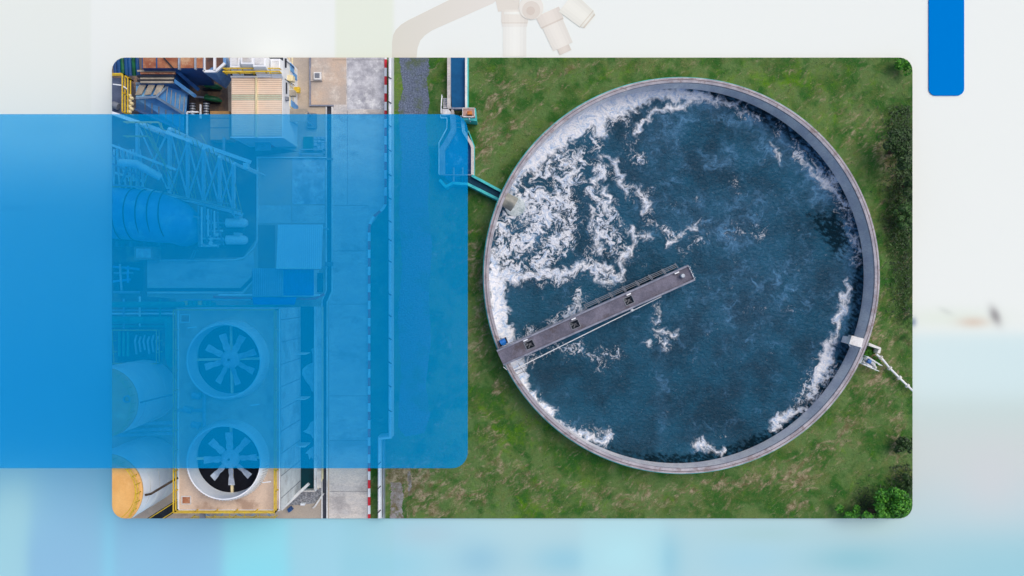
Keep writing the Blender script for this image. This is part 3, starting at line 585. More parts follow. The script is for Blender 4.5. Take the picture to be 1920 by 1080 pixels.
for h in hatch_s:
    mb = MB()
    for (s0, s1, t0, t1) in ((h - .44, h - .38, .36, WW - .36), (h + .38, h + .44, .36, WW - .36), (h - .38, h + .38, .36, .42), (h - .38, h + .38, WW - .42, WW - .36)): bbox(mb, s0, s1, t0, t1, BH + .004, BH + .06)
    hf = mb.build('hatch_frame', M['grey'], br)
    mb = MB()
    for a, c in (((h - .36, .5), (h + .3, WW - .5)), ((h - .2, WW - .5), (h + .34, .6)), ((h - .36, WW * .5), (h + .36, WW * .45))): mb.bar(bp_(*a, BH - .35), bp_(*c, BH - .35), .07, .07)
    mb.build('hatch_bars', M['grey'], hf)
    mb = MB(); bbox(mb, h - .44, h + .44, .3, WW - .3, BH - 1.1, BH - .9); mb.build('hatch_tray', M['hatch'], hf)
for pxl in (988, 1078, 1181, 1271):
    s_ = px_s(pxl) + .1; mb = MB(); bbox(mb, s_ - .22, s_ + .2, .16, .27, BH + .2, BH + .3); lo_ = mb.build('light_fitting', M['white'], br)
s_ = LL - .9; c_ = bp_(s_, WW * .45)
MB().lathe((c_.x, c_.y), [(.01, BH + .5), (.15, BH + .5), (.2, BH + .42), (.2, BH + .004), (.0, BH + .004)], 16).build('valve_post', M['steel'], br, smooth=True)
for i in range(7):                                       # aerator pipes hanging off the upper side
    s0 = px_s(1110) + i * (LL - px_s(1110) - .6) / 7 - .1
    mb = MB()
    mb.bar(bp_(s0, -.05, BH - .5), bp_(s0 - .05, -.55, BH - .7), .07); mb.bar(bp_(s0 + 1.2, -.05, BH - .5), bp_(s0 + 1.15, -.6, BH - .7), .07)
    for t in (-.22, -.36, -.5): mb.bar(bp_(s0, t, BH - .62), bp_(s0 + 1.2, t, BH - .62), .05)
    mb.build('side_rack', M['grey'], br)
mb = MB(); mb.rail([bp_(.4, -.12, BH - .3), bp_(px_s(1105), -.12, BH - .3)], .5, 1.1, .04); mb.build('railing', M['grey'], br)
mb = MB()
for s_ in (3.5, 9.2, 14.8, LL - .7):
    for t in (.3, WW - .3): mb = MB(); q = bp_(s_, t, 0); mb.tube([q, q + Vector((0, 0, BH - .32))], .2, 14); mb.build('support_column', M['parapet'], br, smooth=True)
cb = MB(); c0, c1 = P(962, 694, 2.0), P(1240, 556, 2.4); cb.tube([P(944, 688, 2.9), P(957, 699, 1.9), c0 + Vector((0, 0, -.1))], .04, 6); cb.tube([c0 + (c1 - c0) * (k / 12) + Vector((0, 0, -.5 * math.sin(math.pi * k / 12) * .3)) for k in range(13)], .045, 6)
o = cb.build('boom_pipe', M['white']); tag(o, 'thin white pipe stretched along the lower side of the long walkway', 'pipe')
o = MB().tube([P(1184, 583, 2.5), P(1186, 579, 2.5)], .14, 10).build('float', M['white']); tag(o, 'small round white float on the thin pipe beside the walkway', 'float')
rk = MB()
rk.bar(P(960, 690, 1.4), P(975, 712, 1.0), .05); rk.bar(P(972, 682, 1.4), P(984, 700, 1.0), .05); rk.bar(P(962, 697, 1.3), P(990, 686, 1.3), .06); rk.bar(P(966, 704, 1.3), P(985, 695, 1.3), .05)
tag(rk.build('bracing_frame', M['grey']), 'small grey bar frame over the white foam below the walkway foot', 'frame')
mt = thing('pump_unit', 'blue topped motor in a black tray beside the walkway foot', 'pump', P(943, 641, 0))
mb = MB(); mb.pp([(935, 640), (948, 632), (952, 643), (938, 650)], 2.7, 2.8); mb.bar(P(935, 640, 3.0), P(948, 633, 3.0), .08, .3); mb.bar(P(948, 633, 3.0), P(952, 643, 3.0), .08, .3); mb.build('tray', M['dark'], mt)
mb = MB(); mb.tube([P(938, 643, 3.1), P(948, 638, 3.1)], .25, 14); mb.tube([P(942, 646, 3.05), P(948, 643, 3.05)], .16, 12); mb.build('motor', mat('bright_blue', sr(40, 130, 210), sr(24, 96, 180), 2, .4), mt, smooth=True)

# ---------------------------------------------------------------- outlet at the lower right of the tank
ot = thing('outlet_box', 'white concrete box hooked over the lower right tank wall', 'box', P(1608, 641, 0))
mb = MB(); mb.pp([(1597, 629), (1620, 635), (1615, 652), (1592, 645)], 2.3, 3.0); mb.build('lid', M['offwhite'], ot, bevel=.03)
mb = MB(); mb.pp([(1598, 632), (1619, 637), (1614, 650), (1594, 644)], 0.2, 2.3); mb.build('shaft', M['tank_wall'], ot)
MB().bar(P(1592, 646, 2.6), P(1594, 650, 2.2), .08).build('bracket_or_shadow_bar', M['white'], ot); MB().bar(P(1612, 657, 2.6), P(1616, 650, 2.9), .08).build('bracket_or_shadow_bar', M['white'], ot)
mb = MB(); mb.pp([(1630, 643), (1652, 652), (1652, 656), (1629, 648)], 0, 1.0); mb.pp([(1648, 655), (1652, 656), (1650, 663), (1645, 662)], 0, 1.0)
tag(mb.build('retaining_wall', M['offwhite']), 'low pale angled wall just outside the tank by the outlet', 'wall')
pl = thing('pipeline', 'thin white flanged pipe running diagonally over grass to the corner', 'pipe', P(1680, 705, 0))
pts = [P(1643, 664, .9), P(1655, 674, .6), P(1668, 690, .5), P(1690, 712, .5), P(1716, 737, .5)]
MB().tube(pts, .1, 10).build('pipe_run', M['white'], pl, smooth=True)
for x, y, z in ((1650, 669, .7), (1667, 689, .5), (1685, 707, .5), (1700, 722, .5)):
    q = P(x, y, z); MB().tube([q, q + Vector((.12, -.12, 0))], .22, 10).build('flange', M['offwhite'], pl)
st = thing('metal_stairs', 'small grey metal stair and pipes outside the tank below the outlet', 'stairs', P(1630, 682, 0))
mb = MB()
for i in range(6): mb.pp([(1616 + i * 4.6, 668 + i * 2.5), (1619.4 + i * 4.6, 670 + i * 2.5), (1614 + i * 4.6, 682 + i * 2.2), (1610.6 + i * 4.6, 680 + i * 2.2)], 2.3 - i * .36, 2.36 - i * .36)
mb.build('tread', M['steel'], st)
mb = MB(); mb.rail([P(1619, 667, 2.3), P(1646, 684, .3)], .9, .8, .05); mb.rail([P(1612, 681, 2.3), P(1640, 694, .3)], .9, .8, .05); mb.build('railing', M['white'], st)
mb = MB(); mb.tube([P(1622, 672, 2.2), P(1636, 680, 1.5), P(1642, 690, .9)], .12, 10); mb.tube([P(1618, 678, 2.2), P(1634, 688, 1.3)], .08, 8); mb.build('pipe', M['offwhite'], st, smooth=True)
MB().tube([P(1626, 676, 2.2), P(1632, 679, 2.2)], .2, 12).build('valve', mat('blue_valve', sr(60, 120, 190), None, 2, .4), st, smooth=True)

# ---------------------------------------------------------------- canal, basin and turquoise channel
def wall_line(mb, pts, w, z1, z0=0, mi=0):               # pixel polyline as a mitred wall of width w metres
    ps = [P(x, y, z1).xy for x, y in pts]; n = len(ps); l, r_ = [], []
    for i in range(n):
        a = (ps[i] - ps[i - 1]).normalized() if i else (ps[1] - ps[0]).normalized(); c = (ps[i + 1] - ps[i]).normalized() if i < n - 1 else a
        t = (a + c).normalized(); nn_ = Vector((-t.y, t.x)); k = w / 2 / max(.4, nn_.dot(Vector((-a.y, a.x))))
        l.append(ps[i] + nn_ * k); r_.append(ps[i] - nn_ * k)
    vs = [(*p, z0) for p in l] + [(*p, z0) for p in r_] + [(*p, z1) for p in l] + [(*p, z1) for p in r_]; fs = []
    for i in range(n - 1):
        fs += [(2 * n + i, 3 * n + i, 3 * n + i + 1, 2 * n + i + 1), (i, 2 * n + i, 2 * n + i + 1, i + 1), (n + i, n + i + 1, 3 * n + i + 1, 3 * n + i)]
    fs += [(0, n, 3 * n, 2 * n), (n - 1, 3 * n - 1, 4 * n - 1, 2 * n - 1)][:2]
    mb.add(vs, fs, mi); return mb
WL = .9
cn = thing('canal', 'straight narrow canal of flat blue water at the top edge', 'canal', P(858, 150, 0))
wall_line(MB(), [(841.5, 95), (841.5, 200), (848, 208), (849, 216)], .3, WL + .2).build('canal_wall', M['conc'], cn)
wall_line(MB(), [(874, 95), (874, 203)], .2, WL + .2).build('canal_wall', M['offwhite'], cn)
wall_line(MB(), [(877, 95), (877, 203)], .1, WL).build('turquoise_edge', M['turq'], cn)
struct(MB().pp([(843, 95), (873.5, 95), (873.5, 203), (847, 203)], .1, .55).build('canal_water', M['canalwater']))
o = MB().rect(846, 201.5, 873, 204.5, .5, 1.2).build('weir', M['parapet'], cn)
bs = thing('mixing_basin', 'coffin shaped blue water basin between the canal and turquoise channel', 'basin', P(858, 290, 0))
wall_line(MB(), [(849, 216), (850, 245), (837, 268), (829, 280), (829, 328)], .5, WL + .2).build('basin_wall', M['parapet'], bs)
wall_line(MB(), [(866, 216), (869, 246), (883, 268), (886, 276), (886, 330)], .28, WL + .2).build('basin_wall', M['conc'], bs)
wall_line(MB(), [(878, 245), (889, 273), (889, 332)], .08, WL).build('turquoise_edge', M['turq'], bs)
for y in (222, 230, 238): MB().rect(852, y, 866, y + 1, WL - .2, WL).build('cross_beam', M['parapet'], bs)
for x in (849, 866): MB().rect(x, 314, x + 3, 344, .1, WL).build('divider', M['parapet'], bs)
MB().rect(830, 327, 886, 328.5, WL + .01, WL + .3).build('gangway', M['parapet'], bs)
mb = MB(); mb.rail([P(827, 218, 1.1), P(827, 223, 1.1), P(839, 223, 1.1), P(839, 242, 1.1), P(824, 270, 1.1), P(824, 328, 1.1)], .7, 1.2, .05); mb.build('railing', M['offwhite'], bs)
struct(MB().pp([(852, 216), (864, 216), (869, 248), (882, 268), (885, 278), (885, 332), (868, 346), (846, 342), (832, 330), (831, 280), (840, 268), (852, 248)], .1, .5).build('basin_water', mat('churned_water', sr(34, 98, 150), sr(140, 176, 206), 1.4, .5, bump=.5, lo=.5, hi=.75, spec=.1)))
ch = thing('turquoise_channel', 'turquoise walled chute carrying dark water diagonally into the round tank', 'channel', P(910, 352, 0))
wall_line(MB(), [(885, 329), (939, 358)], .22, 1.3).build('channel_wall', M['turq'], ch)
wall_line(MB(), [(824, 337), (836, 350), (848, 343), (877, 345), (935, 374)], .24, 1.3).build('channel_wall', M['turq'], ch)
struct(MB().pp([(862, 330), (886, 330), (940, 360), (936, 373), (877, 344), (862, 344)], .1, .9).build('channel_water', mat('channel_dark_water', sr(20, 62, 84), sr(120, 160, 176), 1.6, .5, bump=.4, lo=.62, hi=.75, spec=.1)))
gt = thing('sluice_box', 'small turquoise sided concrete box with an orange hoist beside the canal', 'box', P(880, 216, 0))
MB().pp([(867, 203), (892, 203), (894, 227), (867, 224)], 0, 1.7).build('box_body', M['turq'], gt)
MB().pp([(867, 203), (890, 203), (891, 221), (867, 220)], 1.7, 1.76).build('box_top', mat('pink_concrete', sr(206, 170, 160), sr(186, 150, 140), 2, .8), gt)
MB().rect(876, 208, 885, 215, 1.76, 2.3).build('hoist', mat('orange_hoist', sr(224, 140, 50), sr(180, 96, 30), 2, .5), gt, bevel=.05)
MB().rect(876, 215.5, 884, 217.5, 1.76, 2.0).build('hoist_opening', M['black'], gt)
MB().rail([P(868, 204, 1.76), P(890, 204, 1.76), P(890, 220, 1.76), P(868, 220, 1.76), P(868, 204, 1.76)], .4, .6, .04).build('railing', M['offwhite'], gt)
MB().tube([P(880, 222, 1.9), P(882, 228, 1.2)], .06, 8).build('drain_pipe', M['white'], gt)
sp = thing('canal_steps', 'short grey steps with a white handrail left of the canal end', 'steps', P(835, 200, 0))
mb = MB()
for i in range(6): mb.rect(831, 184 + i * 3.2, 840, 186.4 + i * 3.2, 0, .2 + i * .16)
mb.rect(829, 204, 846, 216, 0, 1.1); mb.build('step', M['conc_grey'], sp)
MB().rail([P(830, 182, .3), P(828.5, 203, 1.1), P(828.5, 216, 1.1)], .9, 1, .05).build('handrail', M['white'], sp)

# ---------------------------------------------------------------- boundary wall, kerb, drain
bw = thing('boundary_wall', 'long white wall with slanted post shadows as dark bars running down beside the grass track', 'wall', P(730, 500, 0))
wall_line(MB(), [(731, 95), (731, 820), (711, 822), (711, 985)], .26, 1.7).build('wall', M['white'], bw)
wall_line(MB(), [(729.2, 95), (729.2, 818), (709, 820), (709, 985)], .03, 1.73, 1.71).build('coping_line', M['grey'], bw)
ys = [146, 192, 236, 282, 328, 372, 415, 450, 490, 552, 592, 635, 680, 724, 770]
for y in ys: MB().bar(P(728, y - 2, 1.76), P(734, y + 2, 1.76), .08, .06).build('bracket_or_shadow_bar', M['dark'], bw)  # dark bars put in as the slanted shadows of the posts
for y in (869, 914, 959): MB().bar(P(708, y + 3, 1.76), P(714, y - 3, 1.76), .08, .06).build('bracket_or_shadow_bar', M['dark'], bw)  # same post shadows as dark bars on the lower stretch
o = wall_line(MB(), [(719, 826), (719, 985)], .05, .9).build('wire_fence', M['steel']); tag(o, 'thin pale fence line just right of the white wall at the bottom', 'fence')
kb = MB(); kp = [(723, 95), (723, 382), (718, 392), (702, 404), (694, 417), (692, 430), (692, 985)]
seg = []
for (x0, y0), (x1, y1) in zip(kp[:-1], kp[1:]):
    n = max(1, int(math.hypot(x1 - x0, y1 - y0) / 1.0))
    for k in range(n): seg.append((x0 + (x1 - x0) * k / n, y0 + (y1 - y0) * k / n))
ln = 16
for i in range(0, len(seg) - 1, ln):
    e = min(i + ln, len(seg) - 1); wall_line(kb, [seg[i], seg[(i + e) // 2], seg[e]], .22, .22, 0, (i // ln) % 2)
tag(kb.build('kerb', [M['white'], M['red']]), 'red and white striped kerb along the right side of the concrete road', 'kerb')
dr = thing('drain', 'long dark grated drain between pale kerbs left of the concrete road', 'drain', P(615, 500, 0))
wall_line(MB(), [(617, 200), (617, 545), (608, 566), (608, 985)], .38, .03).build('grate', M['trench'], dr)
wall_line(MB(), [(611.5, 200), (611.5, 544), (603.5, 564), (603.5, 985)], .1, .18).build('drain_kerb', M['offwhite'], dr)
wall_line(MB(), [(622.5, 200), (622.5, 546), (613, 568), (613, 985)], .1, .18).build('drain_kerb', M['offwhite'], dr)
MB().rect(609, 491, 624, 499, .03, .24).build('drain_cover', M['grey'], dr)
MB().rect(610, 296, 624, 300, .03, .24).build('drain_cover', M['grey'], dr)
o = wall_line(MB(), [(581, 95), (581, 197.5), (625, 197.5)], .12, .25).build('yard_kerb', M['parapet']); tag(o, 'low grey kerb bordering the brown concrete bay near the top edge', 'kerb')
o = wall_line(MB(), [(611, 295), (482, 295), (482, 450), (476, 464), (457, 483), (440, 487), (300, 489)], .12, .25).build('yard_kerb', M['offwhite']); tag(o, 'pale kerb curving around the central equipment yard', 'kerb')
o = wall_line(MB(), [(276, 549), (455, 549), (473, 528)], .12, .3).build('yard_kerb', M['offwhite']); tag(o, 'low pale kerb just above the cooling tower', 'kerb')
struct(wall_line(MB(), [(276, 543), (452, 543), (475, 520), (475, 512), (520, 512)], .3, .024, .01).build('drain_channel', M['trench']))
mh = thing('manhole', 'square concrete plinth with a raised grey lid near the top edge', 'manhole', P(593, 140, 0))
MB().rect(581, 127, 604, 152, 0, .2).build('plinth', M['conc_brown'], mh); MB().rect(588, 135, 602, 149, .2, .5).build('lid', M['offwhite'], mh, bevel=.02); MB().rect(590, 137, 599, 146, .5, .54).build('lid_plate', M['grey'], mh)
# ---------------------------------------------------------------- cooling tower and its basin
TZ = 7.0
ct = thing('cooling_tower', 'large tan decked cooling tower with two big round fans', 'cooling tower', P(445, 760, 0))
k7 = TZ
tx0, tx1, ty0, ty1 = 333, 525, 579, 957
mb = MB(); FANS = [(431, 674), (431, 860.5)]
deck = [P(x, y, TZ) for x, y in ((tx0, ty0), (tx1, ty0), (tx1, ty1), (tx0, ty1))]
# deck with two round openings
RB = 75.5 * S * (H - TZ) / H
ys_ = [ty0, (FANS[0][1] + FANS[1][1]) / 2, ty1]
vs, fs = [], []
def ring_panel(mb, x0, y0, x1, y1, cx, cy, r_, z, th):
    n = 48; a0 = P(x0, y0, z); a1 = P(x1, y1, z); c = P(cx, cy, z); vs = []; 
    angs = sorted(set([2 * math.pi * k / n for k in range(n)] + [math.atan2(y - c.y, x - c.x) % (2 * math.pi) for x in (a0.x, a1.x) for y in (a0.y, a1.y)]))
    for a in angs:
        dx, dy = math.cos(a), math.sin(a); ts = []
        if dx > 1e-9: ts.append((a1.x - c.x) / dx)
        if dx < -1e-9: ts.append((a0.x - c.x) / dx)
        if dy > 1e-9: ts.append((a0.y - c.y) / dy)
        if dy < -1e-9: ts.append((a1.y - c.y) / dy)
        t = min(ts)
        vs += [(c.x + dx * r_, c.y + dy * r_, z), (c.x + dx * t, c.y + dy * t, z), (c.x + dx * r_, c.y + dy * r_, z - th), (c.x + dx * t, c.y + dy * t, z - th)]
    m = len(angs); fs = []
    for i in range(m):
        j = (i + 1) % m; fs += [(4 * i, 4 * i + 1, 4 * j + 1, 4 * j), (4 * i + 2, 4 * j + 2, 4 * j + 3, 4 * i + 3), (4 * i, 4 * j, 4 * j + 2, 4 * i + 2)]
    mb.add(vs, fs)
for i in range(2): ring_panel(mb, tx0, ys_[i], tx1, ys_[i + 1], *FANS[i], RB - .12, TZ, .25)
mb.build('roof_deck', M['roof_tan'], ct)
mb = MB(); dx0, dy0 = deck[0].x, deck[0].y; dx1, dy1 = deck[2].x, deck[2].y
th = .2
for a in ((dx0, dy1, dx0 + th, dy0), (dx1 - th, dy1, dx1, dy0), (dx0 + th, dy1, dx1 - th, dy1 + th), (dx0 + th, dy0 - th, dx1 - th, dy0)):
    mb.prism([(a[0], a[1]), (a[2], a[1]), (a[2], a[3]), (a[0], a[3])], 0, TZ - .25)
mb.build('wall', M['offwhite'], ct)
mb = MB(); mb.prism([(dx0 + .3, dy1 + .3), (dx1 - .3, dy1 + .3), (dx1 - .3, dy0 - .3), (dx0 + .3, dy0 - .3)], .1, 3.2); mb.build('fill_bed', M['black'], ct)
for yy in (663, 747, 835):                                # stiffening fins on the outer face
    q = P(560, yy, 1.5); p7 = P(525, yy, TZ); mb = MB(); mb.prism([(dx1 + .004, q.y - .05), (dx1 + .9, q.y - .05), (dx1 + .9, q.y + .05), (dx1 + .004, q.y + .05)], .1, 2.2); mb.build('fin', M['offwhite'], ct)
mb = MB()
for yy in range(600, 950, 42): q = P(525, yy, TZ); mb.prism([(dx1 + .001, q.y - .02), (dx1 + .03, q.y - .02), (dx1 + .03, q.y + .02), (dx1 + .001, q.y + .02)], .5, TZ - .3)
mb.build('panel_joints', M['grey'], ct)
ST = TZ + 1.45
def stack(cx, cy, tcx, tcy, rot):
    c = P(cx, cy, TZ); n = 96
    fsn = MB(); rt = 67.5 * S * (H - ST) / H
    prof = [(RB - .25, TZ - .3), (RB - .05, TZ), (RB - .1, TZ + .3), (rt + .22, ST - .3), (rt + .1, ST), (rt, ST), (rt + .05, ST - .4), (RB - .5, TZ - .3)]
    fsn.lathe(c, prof, 72, closed=True)
    so_ = fsn.build('fan_stack', M['white'], ct, smooth=True)
    rb = MB()
    for k in range(84):
        a = 2 * math.pi * k / 84; e = Vector((math.cos(a), math.sin(a), 0)); cc_ = Vector((c.x, c.y, 0))
        rb.bar(cc_ + e * (RB - .02) + Vector((0, 0, TZ + .05)), cc_ + e * (rt + .25) + Vector((0, 0, ST - .28)), .05, .06)
    rb.build('stack_ribs', M['offwhite'], so_)
    z = TZ - .1; cc_ = Vector((c.x, c.y, z))
    for k in range(4):
        a = R(90 * k + 1); e = Vector((math.cos(a), math.sin(a), 0)); MB().bar(cc_ + e * .5 + Vector((0, 0, -.35)), cc_ + e * (RB - .15) + Vector((0, 0, -.35)), .2, .2).build('support_beam', M['cream'], so_)
    MB().lathe((c.x, c.y), [(.01, z + .32), (.12, z + .34), (.13, z + .26), (.6, z + .24), (.78, z + .1), (.8, z - .12), (.0, z - .12)], 32).build('fan_hub', M['blade'], so_, smooth=True)
    MB().lathe((c.x, c.y), [(.01, z + .45), (.1, z + .45), (.1, z + .3), (0, z + .3)], 14).build('hub_cap', M['dark'], so_)
    for k in range(8):
        a = 2 * math.pi * k / 8 + rot; e = Vector((math.cos(a), math.sin(a), 0)); f = Vector((-math.sin(a), math.cos(a), 0)); vs = []
        for r_, w0, tw in ((.75, .16, .10), (.95, .25, .15), (1.2, .25, .14), (1.45, .20, .12), (1.75, .27, .11), (2.25, .30, .07)):
            for sgn in (-1, 1):
                for th_ in (.02, -.02): vs.append(cc_ + e * r_ + f * w0 * sgn + Vector((0, 0, tw * sgn + th_)))
        fs = []
        for i in range(5):
            o_ = 4 * i; fs += [(o_, o_ + 2, o_ + 6, o_ + 4), (o_ + 1, o_ + 5, o_ + 7, o_ + 3), (o_, o_ + 4, o_ + 5, o_ + 1), (o_ + 2, o_ + 3, o_ + 7, o_ + 6)]
        fs += [(0, 1, 3, 2), (20, 22, 23, 21)]
        MB().add(vs, fs).build('fan_blade', M['blade'], so_)
stack(*FANS[0], 422, 675, .3); stack(*FANS[1], 421, 866, .05)
yr = MB(); z = TZ
yr.rail([P(x, y, z) for x, y in ((tx0 + 1.5, ty0 + 1.5), (tx1 - 4, ty0 + 1.5), (tx1 - 4, ty1 - 2), (tx0 + 1.5, ty1 - 2), (tx0 + 1.5, ty0 + 1.5))], 1.0, 1.7, .09); yr.build('railing', M['yellow'], ct)
wall_line(MB(), [(tx1 - 1, ty0), (tx1 - 1, ty1)], .1, TZ + .12, TZ).build('edge_trim', M['white'], ct)
wall_line(MB(), [(tx0 + 1, ty0), (tx0 + 1, ty1), (tx1, ty1)], .1, TZ + .12, TZ).build('edge_trim', M['white'], ct)
for x, y in ((347, 597), (349, 938)):
    hf = MB().rect(x - 9, y - 8, x + 9, y + 8, TZ, TZ + .12).build('roof_hatch', M['offwhite'], ct); MB().rect(x - 7, y - 6, x + 7, y + 6, TZ + .12, TZ + .15).build('hatch_lid', M['rust'], hf)
mb = MB(); mb.tube([P(383, 730, TZ + .3), P(383, 800, TZ + .3)], .14, 10); mb.tube([P(334, 769, TZ + .3), P(383, 769, TZ + .3)], .14, 10); mb.build('header_pipe', M['steel'], ct, smooth=True)
for x, y in ((368, 742), (367, 797), (352, 768)):
    mb = MB(); mb.tube([P(x - 7, y - 3, TZ + .5), P(x + 7, y + 3, TZ + .5)], .25, 12); mb.rect(x - 9, y - 5, x + 9, y + 5, TZ, TZ + .2); mb.build('drive_motor', M['steel'], ct, smooth=True)
for x, y in ((478, 760), (500, 905), (360, 615)): MB().bar(P(x - 8, y, TZ + .8), P(x + 8, y - 2, TZ + .8), .07).build('lamp_arm', M['white'], ct)
for k in range(10): MB().rect(430 + k * 9.4, ty1 + 2, 430 + k * 9.4 + .8, ty1 + 14, 4.8, 4.9).build('walkway_slat', M['yellow'], ct) if k % 3 == 0 else None
mb = MB(); mb.rail([P(366, 966, 5.2), P(520, 966, 5.2)], 1, 1.6, .07); mb.build('lower_railing', M['yellow'], ct)
mb = MB()
for x0, x1 in ((380, 420), (420, 400), (440, 480), (480, 450), (500, 520)): mb.bar(P(x0, 960, 4.5), P(x1, 985, 1.5), .12)
mb.bar(P(360, 972, 3.5), P(520, 972, 3.5), .14); mb.build('brace', M['steel'], ct)
MB().rect(374, 958, 384, 990, 6.2, 6.4).build('pipe_chute', M['grey'], ct)
# basin
bsn = thing('cold_water_basin', 'narrow concrete basin of dark teal water along the cooling tower', 'basin', P(575, 745, 0))
wall_line(MB(), [(590.5, 575), (590.5, 921)], .18, 1.0).build('basin_wall', M['offwhite'], bsn)
wall_line(MB(), [(552, 921), (590.5, 921)], .14, 1.0).build('basin_wall', M['conc'], bsn)
wall_line(MB(), [(604, 575), (604, 898), (596, 916)], .1, .4).build('outer_kerb', M['cream'], bsn)
MB().rect(592.5, 575, 602, 915, .01, .5).build('side_ledge', M['conc'], bsn)
fo = MB().rect(552, 575, 589, 920, .05, .3).build('basin_water', mat('teal_foamy_water', sr(10, 62, 70), sr(8, 46, 56), .32, .35, bump=.2, fine=0, spec=.15)); struct(fo)
fmat = mat('basin_foam', sr(176, 200, 210), sr(140, 172, 188), 1.5, .8, bump=.4)
for poly in ([(588, 652), (583, 655), (586, 664), (586, 680), (576, 684), (567, 692), (566, 702), (574, 716), (580, 722), (584, 733), (588, 736)], [(588, 788), (582, 792), (576, 804), (568, 809), (574, 812), (583, 815), (586, 822), (588, 822)], [(588, 836), (580, 842), (572, 850), (577, 851), (580, 862), (583, 857), (588, 862)]):
    struct(MB().pp(poly, .302, .33).build('foam', fmat))
struct(MB().pp([(548, 925), (560, 918), (590, 922), (606, 900), (604, 925), (590, 944), (540, 948)], .01, .03).build('stone_bed', M['stones']))
o = wall_line(MB(), [(606, 926), (590, 950), (586, 953)], .14, .3).build('yard_kerb', M['offwhite']); tag(o, 'short curved kerb around the stones at the cooling tower foot', 'kerb')
o = MB().bar(P(528, 955, 2.5), P(579, 907, 2.5), .25, .3).build('cable_tray', M['offwhite']); tag(o, 'pale sloping tray bridging the lower end of the teal basin', 'tray')
o = MB().pp([(538, 955), (543, 951), (548, 957), (541, 962)], 0, .6).build('valve_box', M['deepblue'], bevel=.03); tag(o, 'tiny blue tilted box on paving below the cooling tower', 'box')
o = MB().rect(563, 944, 571, 948, 0, .4).build('stone_marker', M['white'], bevel=.02); tag(o, 'tiny white block at the edge of the loose stones', 'block')
# ---------------------------------------------------------------- storage tanks
def storage(cx, cy, r, z, label, fc):
    c = P(cx, cy, z); rr2 = r * S * (H - z) / H
    t = thing('storage_tank', label, 'storage tank', (c.x, c.y, 0), 'tall storage tanks at the left edge')
    MB().lathe(c, [(rr2, 0), (rr2, z - .15), (rr2 - .02, z - .1)], 96).build('shell', M['tank_white'], t, smooth=True, fill=False)
    for zs in (2.4, 4.6, 6.4): MB().lathe(c, [(rr2 + .002, zs), (rr2 + .025, zs + .02), (rr2 + .002, zs + .06)], 96).build('weld_seam', M['offwhite'], t, fill=False)
    MB().lathe(c, [(rr2 + .06, z - .15), (rr2 + .06, z), (rr2 * .8, z + .16), (rr2 * .4, z + .32), (.01, z + .36)], 96).build('roof', M['orange_roof'], t, smooth=True, fill=False)
    mb = MB(); n = 26
    for zz, w2 in ((z + .55, .07), (z + .95, .07)):
        mb.tube([(c.x + (rr2 - .05) * math.cos(2 * math.pi * k / 60), c.y + (rr2 - .05) * math.sin(2 * math.pi * k / 60), zz) for k in range(61)], .04, 6)
    for k in range(n):
        a = 2 * math.pi * k / n; q = Vector((c.x + (rr2 - .05) * math.cos(a), c.y + (rr2 - .05) * math.sin(a), 0)); mb.bar(q + Vector((0, 0, z)), q + Vector((0, 0, z + .95)), .06)
    mb.build('railing', M['yellow'], t, fill=False)
    mb = MB()
    mb.tube([(c.x + (rr2 - .5) * math.cos(2 * math.pi * k / 60), c.y + (rr2 - .5) * math.sin(2 * math.pi * k / 60), z + .1) for k in range(61)], .05, 6); mb.build('kick_plate', M['yellow'], t, fill=False)
    return t, c, rr2
t1, c1_, r1_ = storage(197, 921, 69, 8.0, 'white storage tank with clear orange roof in the lower left corner', 0)
t2, c2_, r2_ = storage(192, 755, 65, 8.0, 'white storage tank seen through blue, directly above the lower left one', 0)
MB().tube([P(273, 928, 7.6), P(283, 926, 7.0), P(333, 896, 7.2)], .1, 8).build('outlet_pipe', M['trunk'], t1)
MB().tube([P(262, 755, 7.4), P(330, 738, 7.2)], .07, 8).build('outlet_pipe', M['grey'], t2)
MB().lathe(P(239, 748, 8.3), [(.3, 8.2), (.3, 8.5), (.24, 8.5), (.24, 8.2)], 18).build('roof_vent', M['steel'], t2)
for i, y in enumerate((796, 808, 816)): o = MB().tube([P(215, y, 3), P(333, y - 4, 3)], .16, 10).build('pipe', M['steel'], smooth=True); tag(o, ('upper', 'middle', 'lowest')[i] + ' of three grey pipes between the two storage tanks', 'pipe', 'pipes between the storage tanks')
ls = thing('stair_frame', 'yellow railed steel stair below the orange roofed tank', 'stairs', P(300, 965, 0))
mb = MB(); mb.rail([P(275, 975, 1.5), P(333, 938, 3.0)], 1, 1, .07); mb.rail([P(285, 985, 1.5), P(340, 950, 3.0)], 1, 1, .07); mb.build('railing', M['yellow'], ls)
mb = MB(); mb.bar(P(280, 980, 1.4), P(337, 944, 2.9), .9, .12); mb.build('stringer', M['dark'], ls)

# ---------------------------------------------------------------- white building with peach roof
BZ5 = 5.0
wb = thing('white_building', 'white walled building with ribbed peach roof and wall mounted boxes', 'building', P(480, 200, 0))
k0, k1 = P(433, 100, BZ5), P(529, 257, BZ5)
mb = MB(); mb.prism([(k0.x, k1.y), (k1.x, k1.y), (k1.x, k0.y), (k0.x, k0.y)], 0, BZ5 - .12); mb.build('wall', M['white'], wb)
for x0, x1 in ((434, 478), (482, 528)):
    for y0, y1, m in ((146, 176, 'peach'), (176, 187, 'sage'), (187, 256, 'peach')): 
        mb = MB(); mb.rect(x0, y0, x1, y1 - .2, BZ5 - .12, BZ5, 1)
        y = y0 + 1.5
        while y < y1 - 1: mb.rect(x0 + .3, y, x1 - .3, y + 2.5, BZ5, BZ5 + .07); y += 3.7
        mb.build('roof', [M[m], M['rib_gap']], wb)
mb = MB(); mb.rect(478.5, 144, 481.5, 257, BZ5 - .1, BZ5 + .22); mb.build('ridge_strip', M['cream'], wb)
